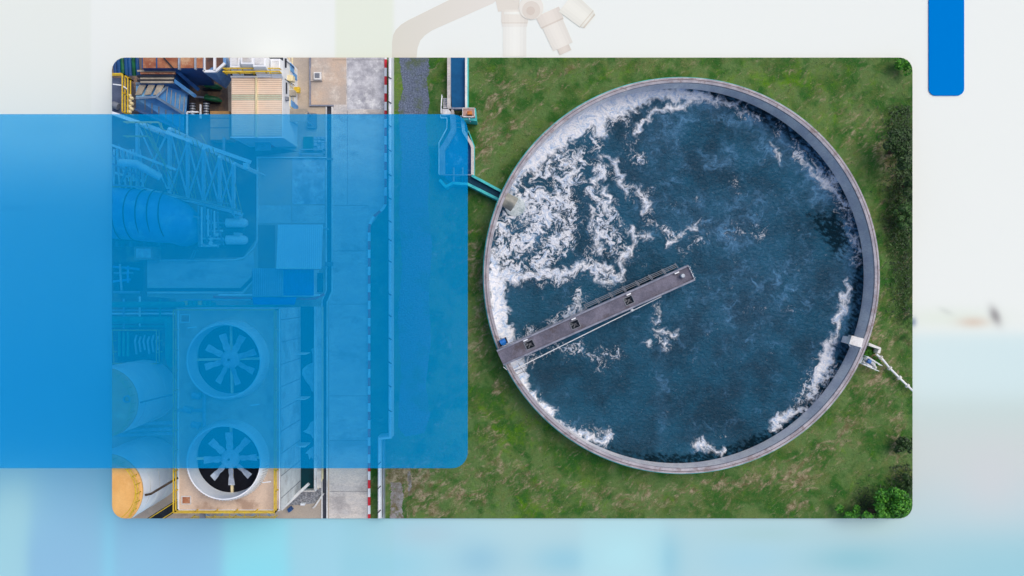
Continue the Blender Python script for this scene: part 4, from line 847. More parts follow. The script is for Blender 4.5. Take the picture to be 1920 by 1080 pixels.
mb = MB(); mb.rect(432, 142, 530, 145, BZ5 - .1, BZ5 + .15); mb.rect(432, 256, 530, 258.5, BZ5 - .1, BZ5 + .05); mb.build('fascia', M['white'], wb)
mb = MB(); mb.rect(432, 100, 530, 141.5, BZ5 - .12, BZ5 + .02); mb.build('plant_deck', M['dark'], wb)
mb = MB(); mb.rail([P(426, 140, BZ5), P(530, 140, BZ5)], 1.0, 1.3, .1); mb.rail([P(426, 134, BZ5), P(530, 134, BZ5)], 1.0, 1.3, .08); mb.build('railing', M['yellow'], wb)
fx = k1.x
def wallbox(y, z, w_, h_, d_, m, nm): q = P(545, y, z); mb = MB(); mb.prism([(fx + .003, q.y - w_ / 2), (fx + d_, q.y - w_ / 2), (fx + d_, q.y + w_ / 2), (fx + .003, q.y + w_ / 2)], z - h_, z); return mb.build(nm, M[m], wb)
wallbox(146, 3.4, .5, .7, .5, 'cream', 'wall_box'); wallbox(174, 2.8, .5, .6, .5, 'louver', 'wall_box'); wallbox(184, 4.2, .3, .5, .25, 'grey', 'wall_box'); wallbox(194, 2.2, .6, 1.2, .08, 'blue', 'window')
wallbox(165, 3.9, 1.0, .1, .12, 'dark', 'cable_duct'); wallbox(168, 1.2, .5, .4, .5, 'yellow', 'wall_box'); wallbox(125, 2.6, .7, 1.2, .08, 'blue', 'window'); wallbox(140, 1.6, .5, 1.2, .08, 'blue', 'window'); wallbox(118, 4.2, .8, .1, .15, 'dark', 'cable_duct'); wallbox(200, .9, .5, .8, .1, 'blue', 'window')
mb = MB()
for y0, y1 in ((148, 160), (112, 128)): mb.bar(P(531, y0, 4.2) + Vector((.15, 0, 0)), P(549, y1, 1.5) + Vector((.15, 0, 0)), .05)
mb.build('conduit', M['dark'], wb)
mb = MB(); mb.rail([P(554, 95, .4), P(556, 210, .4)], 2.2, 2.2, .1); mb.build('ladder_rail', M['cream'], wb)
mb = MB(); q0, q1 = P(460, 257, BZ5), P(490, 257, BZ5); mb.prism([(q0.x, k1.y - .7), (q1.x, k1.y - .7), (q1.x, k1.y - .004), (q0.x, k1.y - .004)], 2.2, 2.35); mb.build('door_canopy', M['steel'], wb)
mb = MB(); mb.prism([(q0.x + .2, k1.y - .05), (q1.x - .2, k1.y - .05), (q1.x - .2, k1.y - .005), (q0.x + .2, k1.y - .005)], .05, 2.1); mb.build('door', M['red'], wb)
acs = [(440, 118, 'leftmost white rooftop unit at the top edge'), (463, 112, 'second white rooftop unit from the left, larger'), (486, 117, 'third white rooftop unit from the left, with sloping front'), (516, 124, 'small white rooftop unit at the right end of the row')]
for i, (x, y, lb) in enumerate(acs):
    w2 = (9, 12, 12, 9)[i]; z1 = BZ5 + (1.0, 1.5, 1.5, .8)[i]; a = thing('rooftop_unit', lb, 'air conditioner', P(x, y, BZ5), 'white rooftop units beside the peach roof')
    mb = MB(); p0, p1 = P(x - w2, y - 14, z1), P(x + w2, y + 8, z1)
    mb.add([(p0.x, p0.y, z1), (p1.x, p0.y, z1), (p1.x, p1.y, z1), (p0.x, p1.y, z1), (p0.x - .1, p0.y, BZ5 + .02), (p1.x + .1, p0.y, BZ5 + .02), (p1.x + .1, p1.y - .5, BZ5 + .02), (p0.x - .1, p1.y - .5, BZ5 + .02)], [(3, 2, 1, 0), (0, 1, 5, 4), (1, 2, 6, 5), (2, 3, 7, 6), (3, 0, 4, 7), (4, 5, 6, 7)])
    mb.build('casing', M['white'], a, bevel=.04)
    mb = MB(); mb.rect(x - w2 * .7, y - 10, x + w2 * .7, y + 4, z1, z1 + .06); mb.build('grille', M['offwhite'], a)
    mb = MB(); mb.bar(P(x - w2 - 2, y + 12, BZ5 + .3), P(x + w2 + 1, y + 12, BZ5 + .3), .1); mb.build('pipe', M['offwhite'], a)
cp = thing('porch_canopy', 'small tan flat canopy at the right foot of the white building', 'canopy', P(558, 216, 0))
MB().rect(541, 204, 576, 228, 2.5, 2.62).build('canopy_roof', M['louver'], cp)
for x, y in ((544, 207), (573, 207), (573, 225), (544, 225)): q = P(x, y, 2.5); MB().bar((q.x, q.y, 0), (q.x, q.y, 2.5), .1).build('post', M['steel'], cp)
MB().rect(576.5, 212, 592, 240, .02, .5).build('planter', M['grey'], cp)
o = MB().rect(568, 256, 587, 280, .0, .7).build('green_bin', M['green'], bevel=.04); tag(o, 'green machine box in the yard below the white building', 'box')
pl_ = thing('pallet_stack', 'pale crates stacked by the drain in the yard', 'pallet', P(600, 268, 0))
for i in range(4):
    for j in range(3): MB().rect(588 + j * 7, 256 + i * 6, 594 + j * 7, 261 + i * 6, 0, .5 + .15 * ((i + j) % 3)).build('crate', M['steel'], pl_)
o = MB().rail([P(566, 283, 0), P(610, 283, 0), P(610, 291, 0), P(566, 291, 0), P(566, 283, 0)], .9, 1, .06).build('railing', M['steel']); tag(o, 'low steel railing around a pit beside the drain', 'railing')

# ---------------------------------------------------------------- sheds in the yard
s1 = thing('open_shed', 'shed with large pale ribbed square roof in the yard', 'shed', P(562, 465, 0))
mb = MB(); mb.pp([(521, 421), (605, 421), (602, 504), (518, 504)], 3.3, 3.42); mb.build('roof', M['paleroof'], s1)
for x, y in ((524, 425), (600, 425), (598, 500), (522, 500)): q = P(x, y, 3.3); MB().bar((q.x, q.y, 0), (q.x, q.y, 3.3), .15).build('post', M['steel'], s1)
s2 = thing('workshop_shed', 'low shed with ribbed roof half grey half bright blue', 'shed', P(530, 530, 0))
MB().rect(473, 503, 531, 556, 2.3, 2.42).build('roof', M['greyroof'], s2); MB().rect(531.4, 505, 588, 554, 2.3, 2.42).build('roof', M['bluesheet'], s2)
q0, q1 = P(477, 556, 2.3), P(586, 506, 2.3); MB().prism([(q0.x, q0.y), (q1.x, q0.y), (q1.x, q1.y), (q0.x, q1.y)], 0, 2.29).build('wall', M['offwhite'], s2)
MB().pp([(473, 557), (556, 557), (552, 571), (475, 571)], 1.9, 2.0).build('awning', mat('cobalt', sr(0, 84, 220), sr(0, 72, 200), 1, .5), s2)
o = MB().tube([P(400, 557, 1.2), P(470, 560, 1.2), P(590, 560, 1.2), P(608, 552, 1.2)], .12, 10).build('red_pipe', M['red'], smooth=True); tag(o, 'long red pipe passing in front of the low blue roofed shed', 'pipe')
o = MB().rect(484, 422, 515, 514, .02, .12).build('plinth_slab', mat('brown_slab', sr(134, 112, 88), sr(112, 96, 78), .6, .8)); tag(o, 'brown rectangular slab left of the pale roofed shed', 'slab')
o = MB().rect(594, 512, 603, 548, 0, .6).build('pump_skid', M['dark']); tag(o, 'narrow dark skid right of the low blue roofed shed', 'skid')
cbn = thing('cabinet', 'pale grey cabinet below the big ribbed duct', 'cabinet', P(270, 475, 0)); MB().rect(251, 462, 286, 487, 0, 1.8).build('casing', M['louver'], cbn, bevel=.04); MB().rect(286.5, 464, 298, 492, 0, .3).build('plinth', M['conc'], cbn); MB().rect(255, 466, 282, 483, 1.8, 1.85).build('lid', M['offwhite'], cbn)
for i, y in enumerate((418, 450)):
    m_ = thing('motor', ('upper' if i == 0 else 'lower') + ' of two white electric motors in the yard', 'motor', P(445, y, 0), 'white motors in the yard')
    MB().tube([P(425, y, 1), P(459, y, 1), P(464, y, 1)], [.42, .42, .25], 18).build('motor_body', M['white'], m_, smooth=True)
    MB().rect(438, y - 14, 449, y - 8, .6, 1.5).build('terminal_box', M['offwhite'], m_); MB().rect(422, y - 8, 456, y + 8, 0, .4).build('base_frame', M['grey'], m_)
    MB().tube([P(400, y, 1), P(424, y, 1)], .12, 10).build('shaft', M['steel'], m_)
    mm = MB(); 
    for k in range(4): mm.tube([P(385 + k * 8, y - 14, .8 + .2 * (k % 2)), P(385 + k * 8, y + 14, .8 + .2 * (k % 2))], .09, 8)
    mm.tube([P(375, y + 8, 1.0), P(415, y + 8, 1.0)], .11, 8); mm.build('pump_pipes', M['steel'], m_, smooth=True)
o = MB().tube([P(303, 378, 3.2), P(305, 385, 3.2), P(320, 392, 3.2), P(322, 398, 3), P(372, 408, 3), P(374, 462, 1)], .13, 10).build('pipe', M['steel'], smooth=True); tag(o, 'long bent steel pipe running around the end of the ribbed duct', 'pipe')
o = MB().tube([P(383, 385, 3.0), P(383, 445, 2.0)], .1, 10).build('pipe', M['steel'], smooth=True); tag(o, 'straight upright steel pipe left of the white motors', 'pipe')
# ---------------------------------------------------------------- big duct
du = thing('duct', 'huge blue ribbed duct entering from the left edge', 'duct', P(280, 410, 0))
ax_ = [P(190, 398, 3.2), P(250, 402, 3.1), P(295, 408, 3.0), P(318, 413, 2.8), P(332, 418, 2.4), P(342, 424, 1.6), P(346, 428, .8), P(347, 429, 0)]
MB().tube(ax_, [2.3, 2.3, 2.25, 2.1, 1.95, 1.8, 1.7, 1.6], 36).build('duct_shell', M['blue'], du, smooth=True)
mb = MB()
for t in range(6):
    x = 212 + t * 21; c = P(x, 403, 3.1); r_ = 2.33 if x < 270 else 2.26
    mb.tube([Vector((c.x, c.y + r_ * math.cos(a), 3.1 + r_ * math.sin(a))) for a in [math.pi * k / 16 for k in range(17)]], .06, 6)
mb.build('seam_bands', M['dark'], du)
# ---------------------------------------------------------------- steel frame (pipe rack) with diagonal members
sf = thing('pipe_rack', 'tall pale steel frame with crossed braces and yellow rails', 'steel frame', P(330, 310, 0))
cols = [(258, 236), (318, 245), (352, 268), (382, 282), (412, 298), (438, 310)]
zt = 6.4
top = [P(x, y - 4, zt) for x, y in cols]; bot = [P(x, y + 66, 1.6) for x, y in ((258, 300), (318, 298), (352, 306), (382, 316), (412, 324), (438, 336))]
bm_ = MB(); bm_.bar(P(210, 212, zt + .1), P(470, 304, zt - .4), .3, .35); bm_.build('beam', M['white'], sf)
bm_ = MB(); bm_.bar(P(262, 352, 2.0), P(455, 402, 1.8), .28, .3); bm_.build('beam', M['white'], sf)
bm_ = MB(); bm_.bar(P(210, 322, 2.6), P(268, 340, 2.4), .22, .22); bm_.build('beam', M['white'], sf)
bm_ = MB(); bm_.bar(P(210, 272, 5), P(330, 318, 4.6), .2, .2); bm_.build('beam', M['white'], sf)
for i in range(6):
    MB().bar(top[i], bot[i], .26, .26).build('column', M['white'], sf)
    MB().bar((top[i].x, top[i].y, 0), (top[i].x, top[i].y, zt), .22, .22).build('post', M['white'], sf)
for i in range(5):
    MB().bar(top[i], bot[i + 1], .12).build('brace', M['white'], sf); MB().bar(bot[i], top[i + 1], .12).build('brace', M['white'], sf)
    yy = MB(); off = Vector((.5, 0, .2)); yy.bar(top[i] + off, bot[i + 1] + off, .06); yy.bar(top[i] + off * 1.8, bot[i + 1] + off * 1.8, .06); yy.bar(bot[i] + off, top[i].lerp(top[i + 1], .6) + off, .05)
    yy.build('stair_rail', M['yellow'], sf)
yy = MB(); yy.rail([P(240, 232, 6.6), P(305, 232, 6.6), P(310, 245, 6.6)], .8, 1, .07); yy.rail([P(240, 258, 6.2), P(286, 258, 6.2), P(320, 320, 4)], .8, 1, .07); yy.build('platform_rail', M['yellow'], sf)
yy = MB(); 
for k in range(9): yy.bar(P(214 + k * 6, 280, 3.5), P(214 + k * 6 + (k % 3) * 4, 340, 3), .12)
yy.build('pipe_bundle', M['white'], sf)
yy = MB(); yy.bar(P(300, 360, 3.0), P(452, 396, 2.6), .2); yy.bar(P(330, 372, 2.6), P(430, 382, 2.4), .14); yy.build('walkway', M['louver'], sf)
yy = MB(); yy.tube([P(225, 305, 5.2), P(255, 307, 5.2), P(275, 318, 4.8), P(300, 332, 4)], .34, 14); yy.build('vent_pipe', M['white'], sf, smooth=True)
lp = thing('light_box', 'small white lamp box at the right end of the steel frame', 'lamp', P(462, 310, 0)); MB().rect(455, 305, 464, 317, 5.6, 6.2).build('lamp_head', M['white'], lp, bevel=.04); q = P(459, 311, 5.6); MB().bar((q.x, q.y, 0), (q.x, q.y, 5.6), .12).build('pole', M['white'], lp)
MB().bar(P(464, 306, 5.6), P(464, 316, 5.6), .05).build('bracket_or_shadow_bar', M['grey'], lp)
pw = thing('pipework', 'tangle of thin pale pipes between the steel frame and the white motors', 'pipes', P(350, 430, 0))
rq = random.Random(5)
for k in range(7): MB().tube([P(372 + k * 6, 386 + k * 2, 3.2), P(372 + k * 6, 400 + rq.uniform(10, 60), 2.2), P(376 + k * 6 + rq.uniform(-4, 8), 440 + rq.uniform(0, 24), 1.0)], .09, 7).build('pipe', M['white' if k % 2 else 'steel'], pw, smooth=True)
for k in range(8): MB().tube([P(372 + rq.uniform(0, 14), 412 + k * 7, 1.2), P(404 + rq.uniform(0, 16), 412 + k * 7 + rq.uniform(-1, 1), 1.2)], .1, 7).build('pipe', M['white' if k % 2 else 'grey'], pw, smooth=True)
for k in range(7):
    x, y = 388 + rq.uniform(0, 30), 408 + k * 8; MB().lathe(P(x, y, 1.3), [(.01, 1.62), (.2, 1.62), (.2, 1.55), (.08, 1.5), (.08, 1.2), (0, 1.2)], 12).build('valve_wheel', M['white'], pw)
ug = thing('upper_gantry', 'pale lattice gantry and pipes above the big ribbed duct at the left edge', 'gantry', P(240, 300, 0))
for k in range(6): MB().bar(P(208 + k * 11, 276 + k * 3, 4.6), P(214 + k * 11, 352 + k * 2, 2.6), .13).build('strut', M['white'], ug)
for a, c in (((208, 290), (290, 320)), ((208, 306), (262, 330)), ((208, 346), (270, 352)), ((222, 270), (262, 340)), ((262, 270), (226, 344))): MB().bar(P(*a, 4.0), P(*c, 3.6), .14).build('strut', M['steel'], ug)
MB().rail([P(208, 352, 2.6), P(252, 352, 2.6), P(252, 335, 2.6)], .9, .8, .06).build('railing', M['yellow'], ug)
for k in range(10):
    a = (285 + rq.uniform(0, 130), 240 + rq.uniform(10, 40)); MB().bar(P(a[0], a[1], 3.5), P(a[0] + rq.uniform(-8, 30), a[1] + rq.uniform(50, 90), 2.2), .06).build('stair_stringer', M['yellow' if k % 2 else 'grey'], ug)
cl = thing('service_lines', 'long grey service pipes and cable trays along the yard floor above the tower', 'pipes', P(300, 590, 0))
for k, (x0, y0, x1, y1) in enumerate(((210, 582, 330, 582), (210, 588, 330, 588), (210, 612, 312, 612), (232, 560, 232, 616), (262, 556, 262, 612), (300, 560, 300, 600), (340, 562, 470, 562), (410, 553, 600, 553), (330, 574, 520, 574))): MB().tube([P(x0, y0, 1.0 + .1 * k), P(x1, y1, 1.0 + .1 * k)], .09, 7).build('pipe', M[('steel', 'white', 'pipegreen')[k % 3]], cl, smooth=True)
dk_ = thing('duct_supports', 'small grey saddles and platform below the ribbed duct', 'supports', P(300, 470, 0))
for k in range(4): MB().rect(216 + k * 26, 452, 222 + k * 26, 462, 0, 1.0).build('saddle', M['grey'], dk_)
MB().rail([P(300, 487, 0), P(365, 487, 0), P(372, 470, 0)], 1, 1, .05).build('railing', M['steel'], dk_)
# green pipes left of the tower
for i, (y, x1) in enumerate(((571, 345), (600, 318))):
    o = MB().tube([P(205, y, 2.2), P(x1, y, 2.2)], .26 + .06 * i, 14).build('green_pipe', M['pipegreen'], smooth=True); tag(o, ('upper' if i == 0 else 'lower') + ' green horizontal pipe left of the cooling tower', 'pipe', 'green pipes beside the cooling tower')
o = MB().tube([P(315, 598, 2.4), P(318, 612, 2.4), P(318, 668, 2.4), P(322, 682, 1.6)], .38, 14).build('green_pipe', M['pipegreen'], smooth=True); tag(o, 'thick green pipe turning down beside the cooling tower corner', 'pipe', 'green pipes beside the cooling tower')
gp = thing('pump_cage', 'yellow railed pump cage full of small pipes above the tanks', 'pump station', P(270, 650, 0))
MB().rail([P(216, 618, .5), P(304, 618, .5), P(304, 680, .5), P(220, 680, .5), P(216, 618, .5)], 1.2, 1.2, .07).build('railing', M['yellow'], gp)
MB().rect(222, 622, 300, 676, 0, .3).build('slab', M['dark'], gp)
for k in range(6):
    x = 256 + k * 8; MB().tube([P(x, 628 + 3 * (k % 2), 1), P(x - 3, 640, 1.2), P(x, 664 - 4 * (k % 3), 1)], .1, 8).build('pipe', M['steel'], gp, smooth=True)
for k in range(3): MB().tube([P(224 + k * 8, 622, 1), P(224 + k * 8, 668, 1)], .12, 8).build('pipe', M['pipegreen'], gp, smooth=True)
vm_ = thing('valve_train', 'row of green and yellow valves on pipe above the cooling tower', 'valves', P(375, 567, 0))
for k in range(6): MB().tube([P(348 + k * 9, 564, 1.6), P(348 + k * 9, 574, 1.6)], .2, 10).build('valve', M['yellow' if k % 3 == 0 else 'pipegreen'], vm_, smooth=True)
MB().tube([P(345, 570, 1.4), P(404, 570, 1.4)], .14, 10).build('pipe', M['pipegreen'], vm_, smooth=True)
# dark yard patch and pipes at left
lf = thing('pipe_manifold', 'cluster of thin grey pipes at the left edge below the duct', 'pipes', P(240, 525, 0))
for k, (x0, y0, x1, y1) in enumerate(((212, 500, 262, 505), (214, 512, 250, 512), (212, 528, 244, 524), (225, 495, 228, 545), (240, 498, 240, 530), (212, 548, 262, 548))): MB().tube([P(x0, y0, .8 + .1 * k), P(x1, y1, .8 + .1 * k)], .11, 8).build('pipe', M['steel' if k % 2 else 'blue'], lf, smooth=True)
o = MB().rect(214, 492, 268, 545, .01, .06).build('pit_cover', M['dark']); tag(o, 'dark steel pit cover under thin pipes at the left edge', 'cover')

# ---------------------------------------------------------------- blue bins and hoppers at the top left
def frustum(mb, top, zt_, bot, zb, mi=0):
    n = len(top); vs = [P(x, y, zb) for x, y in bot] + [P(x, y, zt_) for x, y in top]
    mb.add(vs, [tuple(range(n, 2 * n)), tuple(reversed(range(n)))] + [(i, (i + 1) % n, n + (i + 1) % n, n + i) for i in range(n)], mi); return mb
h1 = thing('rusty_bin', 'large blue bin with rust stained top plates at the top edge', 'bin', P(330, 140, 0))
frustum(MB(), [(266, 95), (380, 95), (380, 128), (266, 128)], 6.5, [(300, 118), (402, 118), (402, 160), (300, 160)], 1.5).build('bin_body', M['deepblue'], h1)
for x0, x1 in ((268, 292), (295, 333), (337, 364), (367, 380)): MB().rect(x0, 95, x1, 127.5, 6.51, 6.56).build('top_plate', M['rust'], h1)
MB().rect(333.6, 95, 336.6, 130, 6.5, 6.8).build('top_rib', M['steel'], h1); MB().rect(364.4, 95, 366.8, 130, 6.5, 6.8).build('top_rib', M['steel'], h1); MB().bar(P(304, 105, 6.7), P(325, 128, 6.7), .1).build('top_rib', M['dark'], h1)
h2 = thing('grey_hopper', 'pale blue grey hopper with white rim and dark opening at the top edge', 'hopper', P(405, 140, 0))
frustum(MB(), [(382, 95), (424, 95), (424, 120), (405, 138), (382, 136)], 5.9, [(410, 130), (432, 120), (434, 150), (424, 166), (414, 160)], 1.6).build('hopper_body', mat('pale_blue', sr(122, 166, 212), sr(98, 142, 192), .8, .5), h2)
mb = MB()
for a, c in (((383, 95), (383, 134)), ((383, 134), (405, 134)), ((405, 134), (422, 119)), ((403, 95), (403, 133))): mb.bar(P(*a, 6.0), P(*c, 6.0), .2, .25)
mb.build('rim', M['white'], h2)
for x0, x1 in ((386, 401), (405, 418)): MB().pp([(x0, 95), (x1, 95), (x1, 124), (x0, 133)], 5.9, 5.93).build('opening', mat('dark_rusty', sr(70, 54, 54), sr(110, 78, 66), 1, .9), h2)
h3 = thing('louvre_unit', 'stack of beige and dark louvres with blue side panels', 'louvre housing', P(310, 160, 0))
frustum(MB(), [(262, 131), (326, 131), (326, 158), (262, 158)], 5.6, [(300, 160), (356, 160), (356, 180), (300, 180)], 2).build('housing', M['deepblue'], h3)
for i, (y, m) in enumerate(((131, 'louver'), (135.5, 'rust'), (141, 'dark'), (145, 'louver'), (149, 'dark'), (152, 'louver'))): MB().rect(257 + (i % 2) * 6, y, 329 - i, y + 3.4, 5.62, 5.75 + .05 * (i % 3)).build('louvre_blade', M[m], h3)
MB().bar(P(329, 131, 5.7), P(372, 168, 3.0), .3, .2).build('side_rail', M['deepblue'], h3); MB().bar(P(325, 150, 5.6), P(366, 180, 3.0), .3, .2).build('side_rail', M['blue'], h3)
h4 = thing('blue_shed_roof', 'blue clad hipped housing with beige skylight panels and ribs', 'housing', P(305, 195, 0))
mb = MB(); mb.add([P(255, 157, 4.6), P(322, 154, 4.6), P(293, 182, 5.4), P(255, 184, 5.4)], [(3, 2, 1, 0)]); mb.build('roof_slope', M['blue'], h4)
mb = MB(); mb.add([P(322, 154, 4.6), P(352, 174, 3.0), P(349, 214, 2.6), P(340, 213, 3.0), P(293, 182, 5.4)], [(4, 3, 2, 1, 0)]); mb.build('roof_slope', M['blue'], h4)
mb = MB(); mb.add([P(255, 184, 5.4), P(293, 182, 5.4), P(345, 216, 3.0), P(345, 245, 2.0), P(255, 205, 3.6)], [(4, 3, 2, 1, 0)]); mb.build('roof_slope', M['blue'], h4)
for x0 in (259, 276, 293): mb = MB(); mb.pp([(x0 + 2, 159), (x0 + 15, 158), (x0 + 6, 177), (x0 - 6, 178)], 5.35, 5.45); mb.build('skylight_panel', M['louver'], h4)
mb = MB()
for a, za, c, zc in (((322, 154), 4.8, (293, 182), 5.6), ((293, 182), 5.6, (345, 214), 3.3), ((255, 157), 4.8, (324, 154), 4.8), ((255, 184), 5.6, (293, 182), 5.6), ((322, 154), 4.8, (354, 176), 3.2)): mb.bar(P(*a, za), P(*c, zc), .2, .15)
mb.build('hip_flashing', mat('flashing', sr(120, 146, 172), sr(100, 122, 150), 1, .5), h4)
mb = MB()
for i in range(5): mb.bar(P(314 + i * 8, 164 + i * 4.5, 5.1 - .4 * i), P(312 + i * 8, 190 + i * 5, 4.9 - .4 * i), .05)
for i in range(6): mb.bar(P(272 + i * 13, 188 + i * 6, 5.2 - .4 * i), P(272 + i * 13, 206 + i * 6.5, 4.2 - .35 * i), .05)
mb.build('cladding_rib', M['louver'], h4)
mb = MB(); mb.bar(P(253, 204, 4.3), P(345, 246, 2.8), .22, .2); mb.build('gutter', M['deepblue'], h4)
q0, q1 = P(260, 165, 2.0), P(338, 225, 2.0); MB().prism([(q0.x, q1.y), (q1.x, q1.y), (q1.x, q0.y), (q0.x, q0.y)], 0, 2.0).build('base_wall', M['deepblue'], h4)
yp = thing('access_platform', 'slate grey platform with double yellow handrail at the left edge', 'platform', P(230, 180, 0))
MB().rect(200, 146, 242, 214, 5.3, 5.45).build('platform_deck', mat('slate', sr(86, 98, 124), sr(66, 78, 104), 1, .6), yp)
MB().rail([P(200, 144, 5.4), P(240, 144, 5.4), P(240, 214, 5.4)], 1.0, 1.3, .1).build('railing', M['yellow'], yp)
MB().rail([P(245, 148, 5.2), P(250, 152, 5.2), P(250, 216, 5.2)], 1.0, 1.3, .09).build('railing', M['yellow'], yp)
mb = MB(); mb.tube([P(212, 158, 6.2), P(228, 160, 6.2), P(240, 168, 6.0)], .06, 8); mb.build('lamp_arm', M['white'], yp)
MB().tube([P(212, 196, 5.9), P(222, 200, 5.9)], .3, 12).build('vent', M['grey'], yp, smooth=True)
mb = MB()
for k in range(7): mb.tube([P(239 + (k % 2) * 5, 178 + k * 5, 5.8), P(246 + (k % 2) * 4, 180 + k * 5, 5.8)], .13, 8)
mb.build('valve_row', M['cream'], yp, smooth=True)
bk = thing('pipe_bank', 'bank of dark blue upright pipes in the top left corner', 'pipes', P(235, 125, 0))
for k in range(7): MB().tube([P(214 + k * 7, 95, 5 + .2 * (k % 2)), P(217 + k * 7, 142, 4.6)], .16, 10).build('pipe', M['deepblue'] if k % 3 != 2 else M['green'], bk, smooth=True)
for i, y in enumerate((161, 185)):
    p_ = thing('green_pump', ('upper' if i == 0 else 'lower') + ' of two dark green pumps left of the peach roof', 'pump', P(395, y, 0), 'green pumps beside the peach roof')
    MB().tube([P(384, y - 2, 1.2), P(398, y, 1.2), P(408, y + 2, 1.0), P(416, y + 5, .8)], [.2, .27, .25, .1], 16).build('pump_body', M['green'], p_, smooth=True)
    MB().tube([P(366, y - 4, 1.2), P(385, y - 2, 1.2)], .09, 8).build('shaft', M['steel'], p_); MB().rect(380, y + 4, 410, y + 8, 0, .5).build('base_frame', M['dark'], p_)
    MB().tube([P(388, y - 8, 1), P(388, y + 4, 1)], .14, 10).build('flange', M['green'], p_, smooth=True)
for i, x in enumerate((361, 387)):
    m_ = thing('compressor', ('left' if i == 0 else 'right') + ' of two silver and black cylinders below the green pumps', 'compressor', P(x, 206, 0), 'silver cylinders below the green pumps')
    MB().tube([P(x, 194, 1.4), P(x, 216, 1.4)], .26, 16).build('cylinder', M['steel'], m_, smooth=True)
    for k in range(4): MB().tube([P(x, 196 + k * 5, 1.4), P(x, 198 + k * 5, 1.4)], .3, 16).build('band', M['dark'], m_, smooth=True)
o = MB().tube([P(376, 196, 1.6), P(376, 222, 1.6)], .1, 10).build('pipe', M['white'], smooth=True); tag(o, 'short upright white pipe between the two silver cylinders', 'pipe')
cr = thing('timber_box', 'tan flat topped box left of the white building wall', 'box', P(412, 235, 0)); MB().rect(394, 208, 430, 262, 0, 1.6).build('box_body', mat('tan_board', sr(206, 158, 96), sr(184, 140, 88), .6, .7), cr, bevel=.03)
for y in (221, 239): MB().rect(394, y, 430, y + 1, 1.6, 1.64).build('strap', M['dark'], cr)
tp = thing('goalpost_frame', 'small white goalpost frame of pipes beside the tan box', 'frame', P(380, 230, 0)); mb = MB(); mb.bar(P(351, 210, 3), P(372, 210, 3), .12); mb.bar(P(351, 210, 3), P(351, 262, 2), .14); mb.build('frame', M['white'], tp)
MB().bar(P(420, 258, 2), P(420, 300, 1.5), .2).build('post', M['steel'], tp)

# ---------------------------------------------------------------- loose grass and undergrowth
def scatter(name, n, pick, smin, smax, h, lm, seed):
    rg_ = np.random.default_rng(seed); x, y, w_ = pick(rg_, n); m_ = len(x); k = S
    c3 = np.stack([(x - 960) * k, (540 - y) * k, rg_.uniform(.03, h, m_)], 1); a = rg_.uniform(0, 2 * math.pi, m_); l_ = rg_.uniform(smin, smax, m_); tz = rg_.uniform(-.3, .5, m_) * l_
    u = np.stack([np.cos(a) * l_, np.sin(a) * l_, tz], 1); v = np.stack([-np.sin(a) * l_ * .35, np.cos(a) * l_ * .35, rg_.uniform(-.2, .2, m_) * l_], 1)
    co_ = np.stack([c3 - u, c3 + v, c3 + u, c3 - v], 1).reshape(-1, 3); co_[:, 2] = np.maximum(co_[:, 2], .004)
    me = bpy.data.meshes.new(name); me.vertices.add(4 * m_); me.vertices.foreach_set('co', co_.astype(np.float32).ravel()); me.loops.add(4 * m_); me.loops.foreach_set('vertex_index', np.arange(4 * m_, dtype=np.int32))
    me.polygons.add(m_); me.polygons.foreach_set('loop_start', np.arange(0, 4 * m_, 4, dtype=np.int32)); me.update(calc_edges=True); me.materials.append(lm)
    o = bpy.data.objects.new(name, me); C.objects.link(o); return o
def lawn(rg_, n):
    x = rg_.uniform(738, 1708, n); y = rg_.uniform(111, 969, n); r2_ = np.hypot(x - 1278, y - 516)
    ok = (r2_ > 374) & ~((x < 812) & (y < 822)) & ~((x > 822) & (x < 896) & (y < 345)) & ~((np.abs(x - 1711) < 24) & ((y < 132) | (y > 948)))
    cl = fbm(x, y, 26, 5, 4, .6); ok &= rg_.uniform(-.5, .5, n) < cl * 1.6 - .1
    return x[ok], y[ok], None
o = scatter('grass', 60000, lawn, .03, .09, .12, leafmat('grass_blades', [sr(30, 66, 18), sr(50, 96, 28), sr(74, 118, 40), sr(104, 130, 56)]), 31)
struct(o, 'stuff'); o['label'] = 'short mixed green and straw coloured grass around the round tank'
def under(rg_, n):
    x = rg_.uniform(1600, 1704, n); y = rg_.uniform(200, 969, n); d_ = np.exp(-((x - 1708) / 34) ** 2) * ((y < 460) * .7 + ((y >= 460) & (y < 600)) * .25 + (y > 870) * .6) + np.exp(-(((x - 1650) / 60) ** 2 + ((y - 965) / 34) ** 2))
    ok = (rg_.uniform(0, 1, n) < d_) & ~((x > 1687) & (y > 948)) & (np.hypot(x - 1278, y - 516) > 376); return x[ok], y[ok], None
o = scatter('undergrowth', 26000, under, .06, .2, .5, leafmat('undergrowth_leaves', [sr(20, 40, 14), sr(32, 62, 20), sr(56, 92, 30)]), 32)
struct(o, 'stuff'); o['label'] = 'dark low undergrowth along the right edge below the trees'
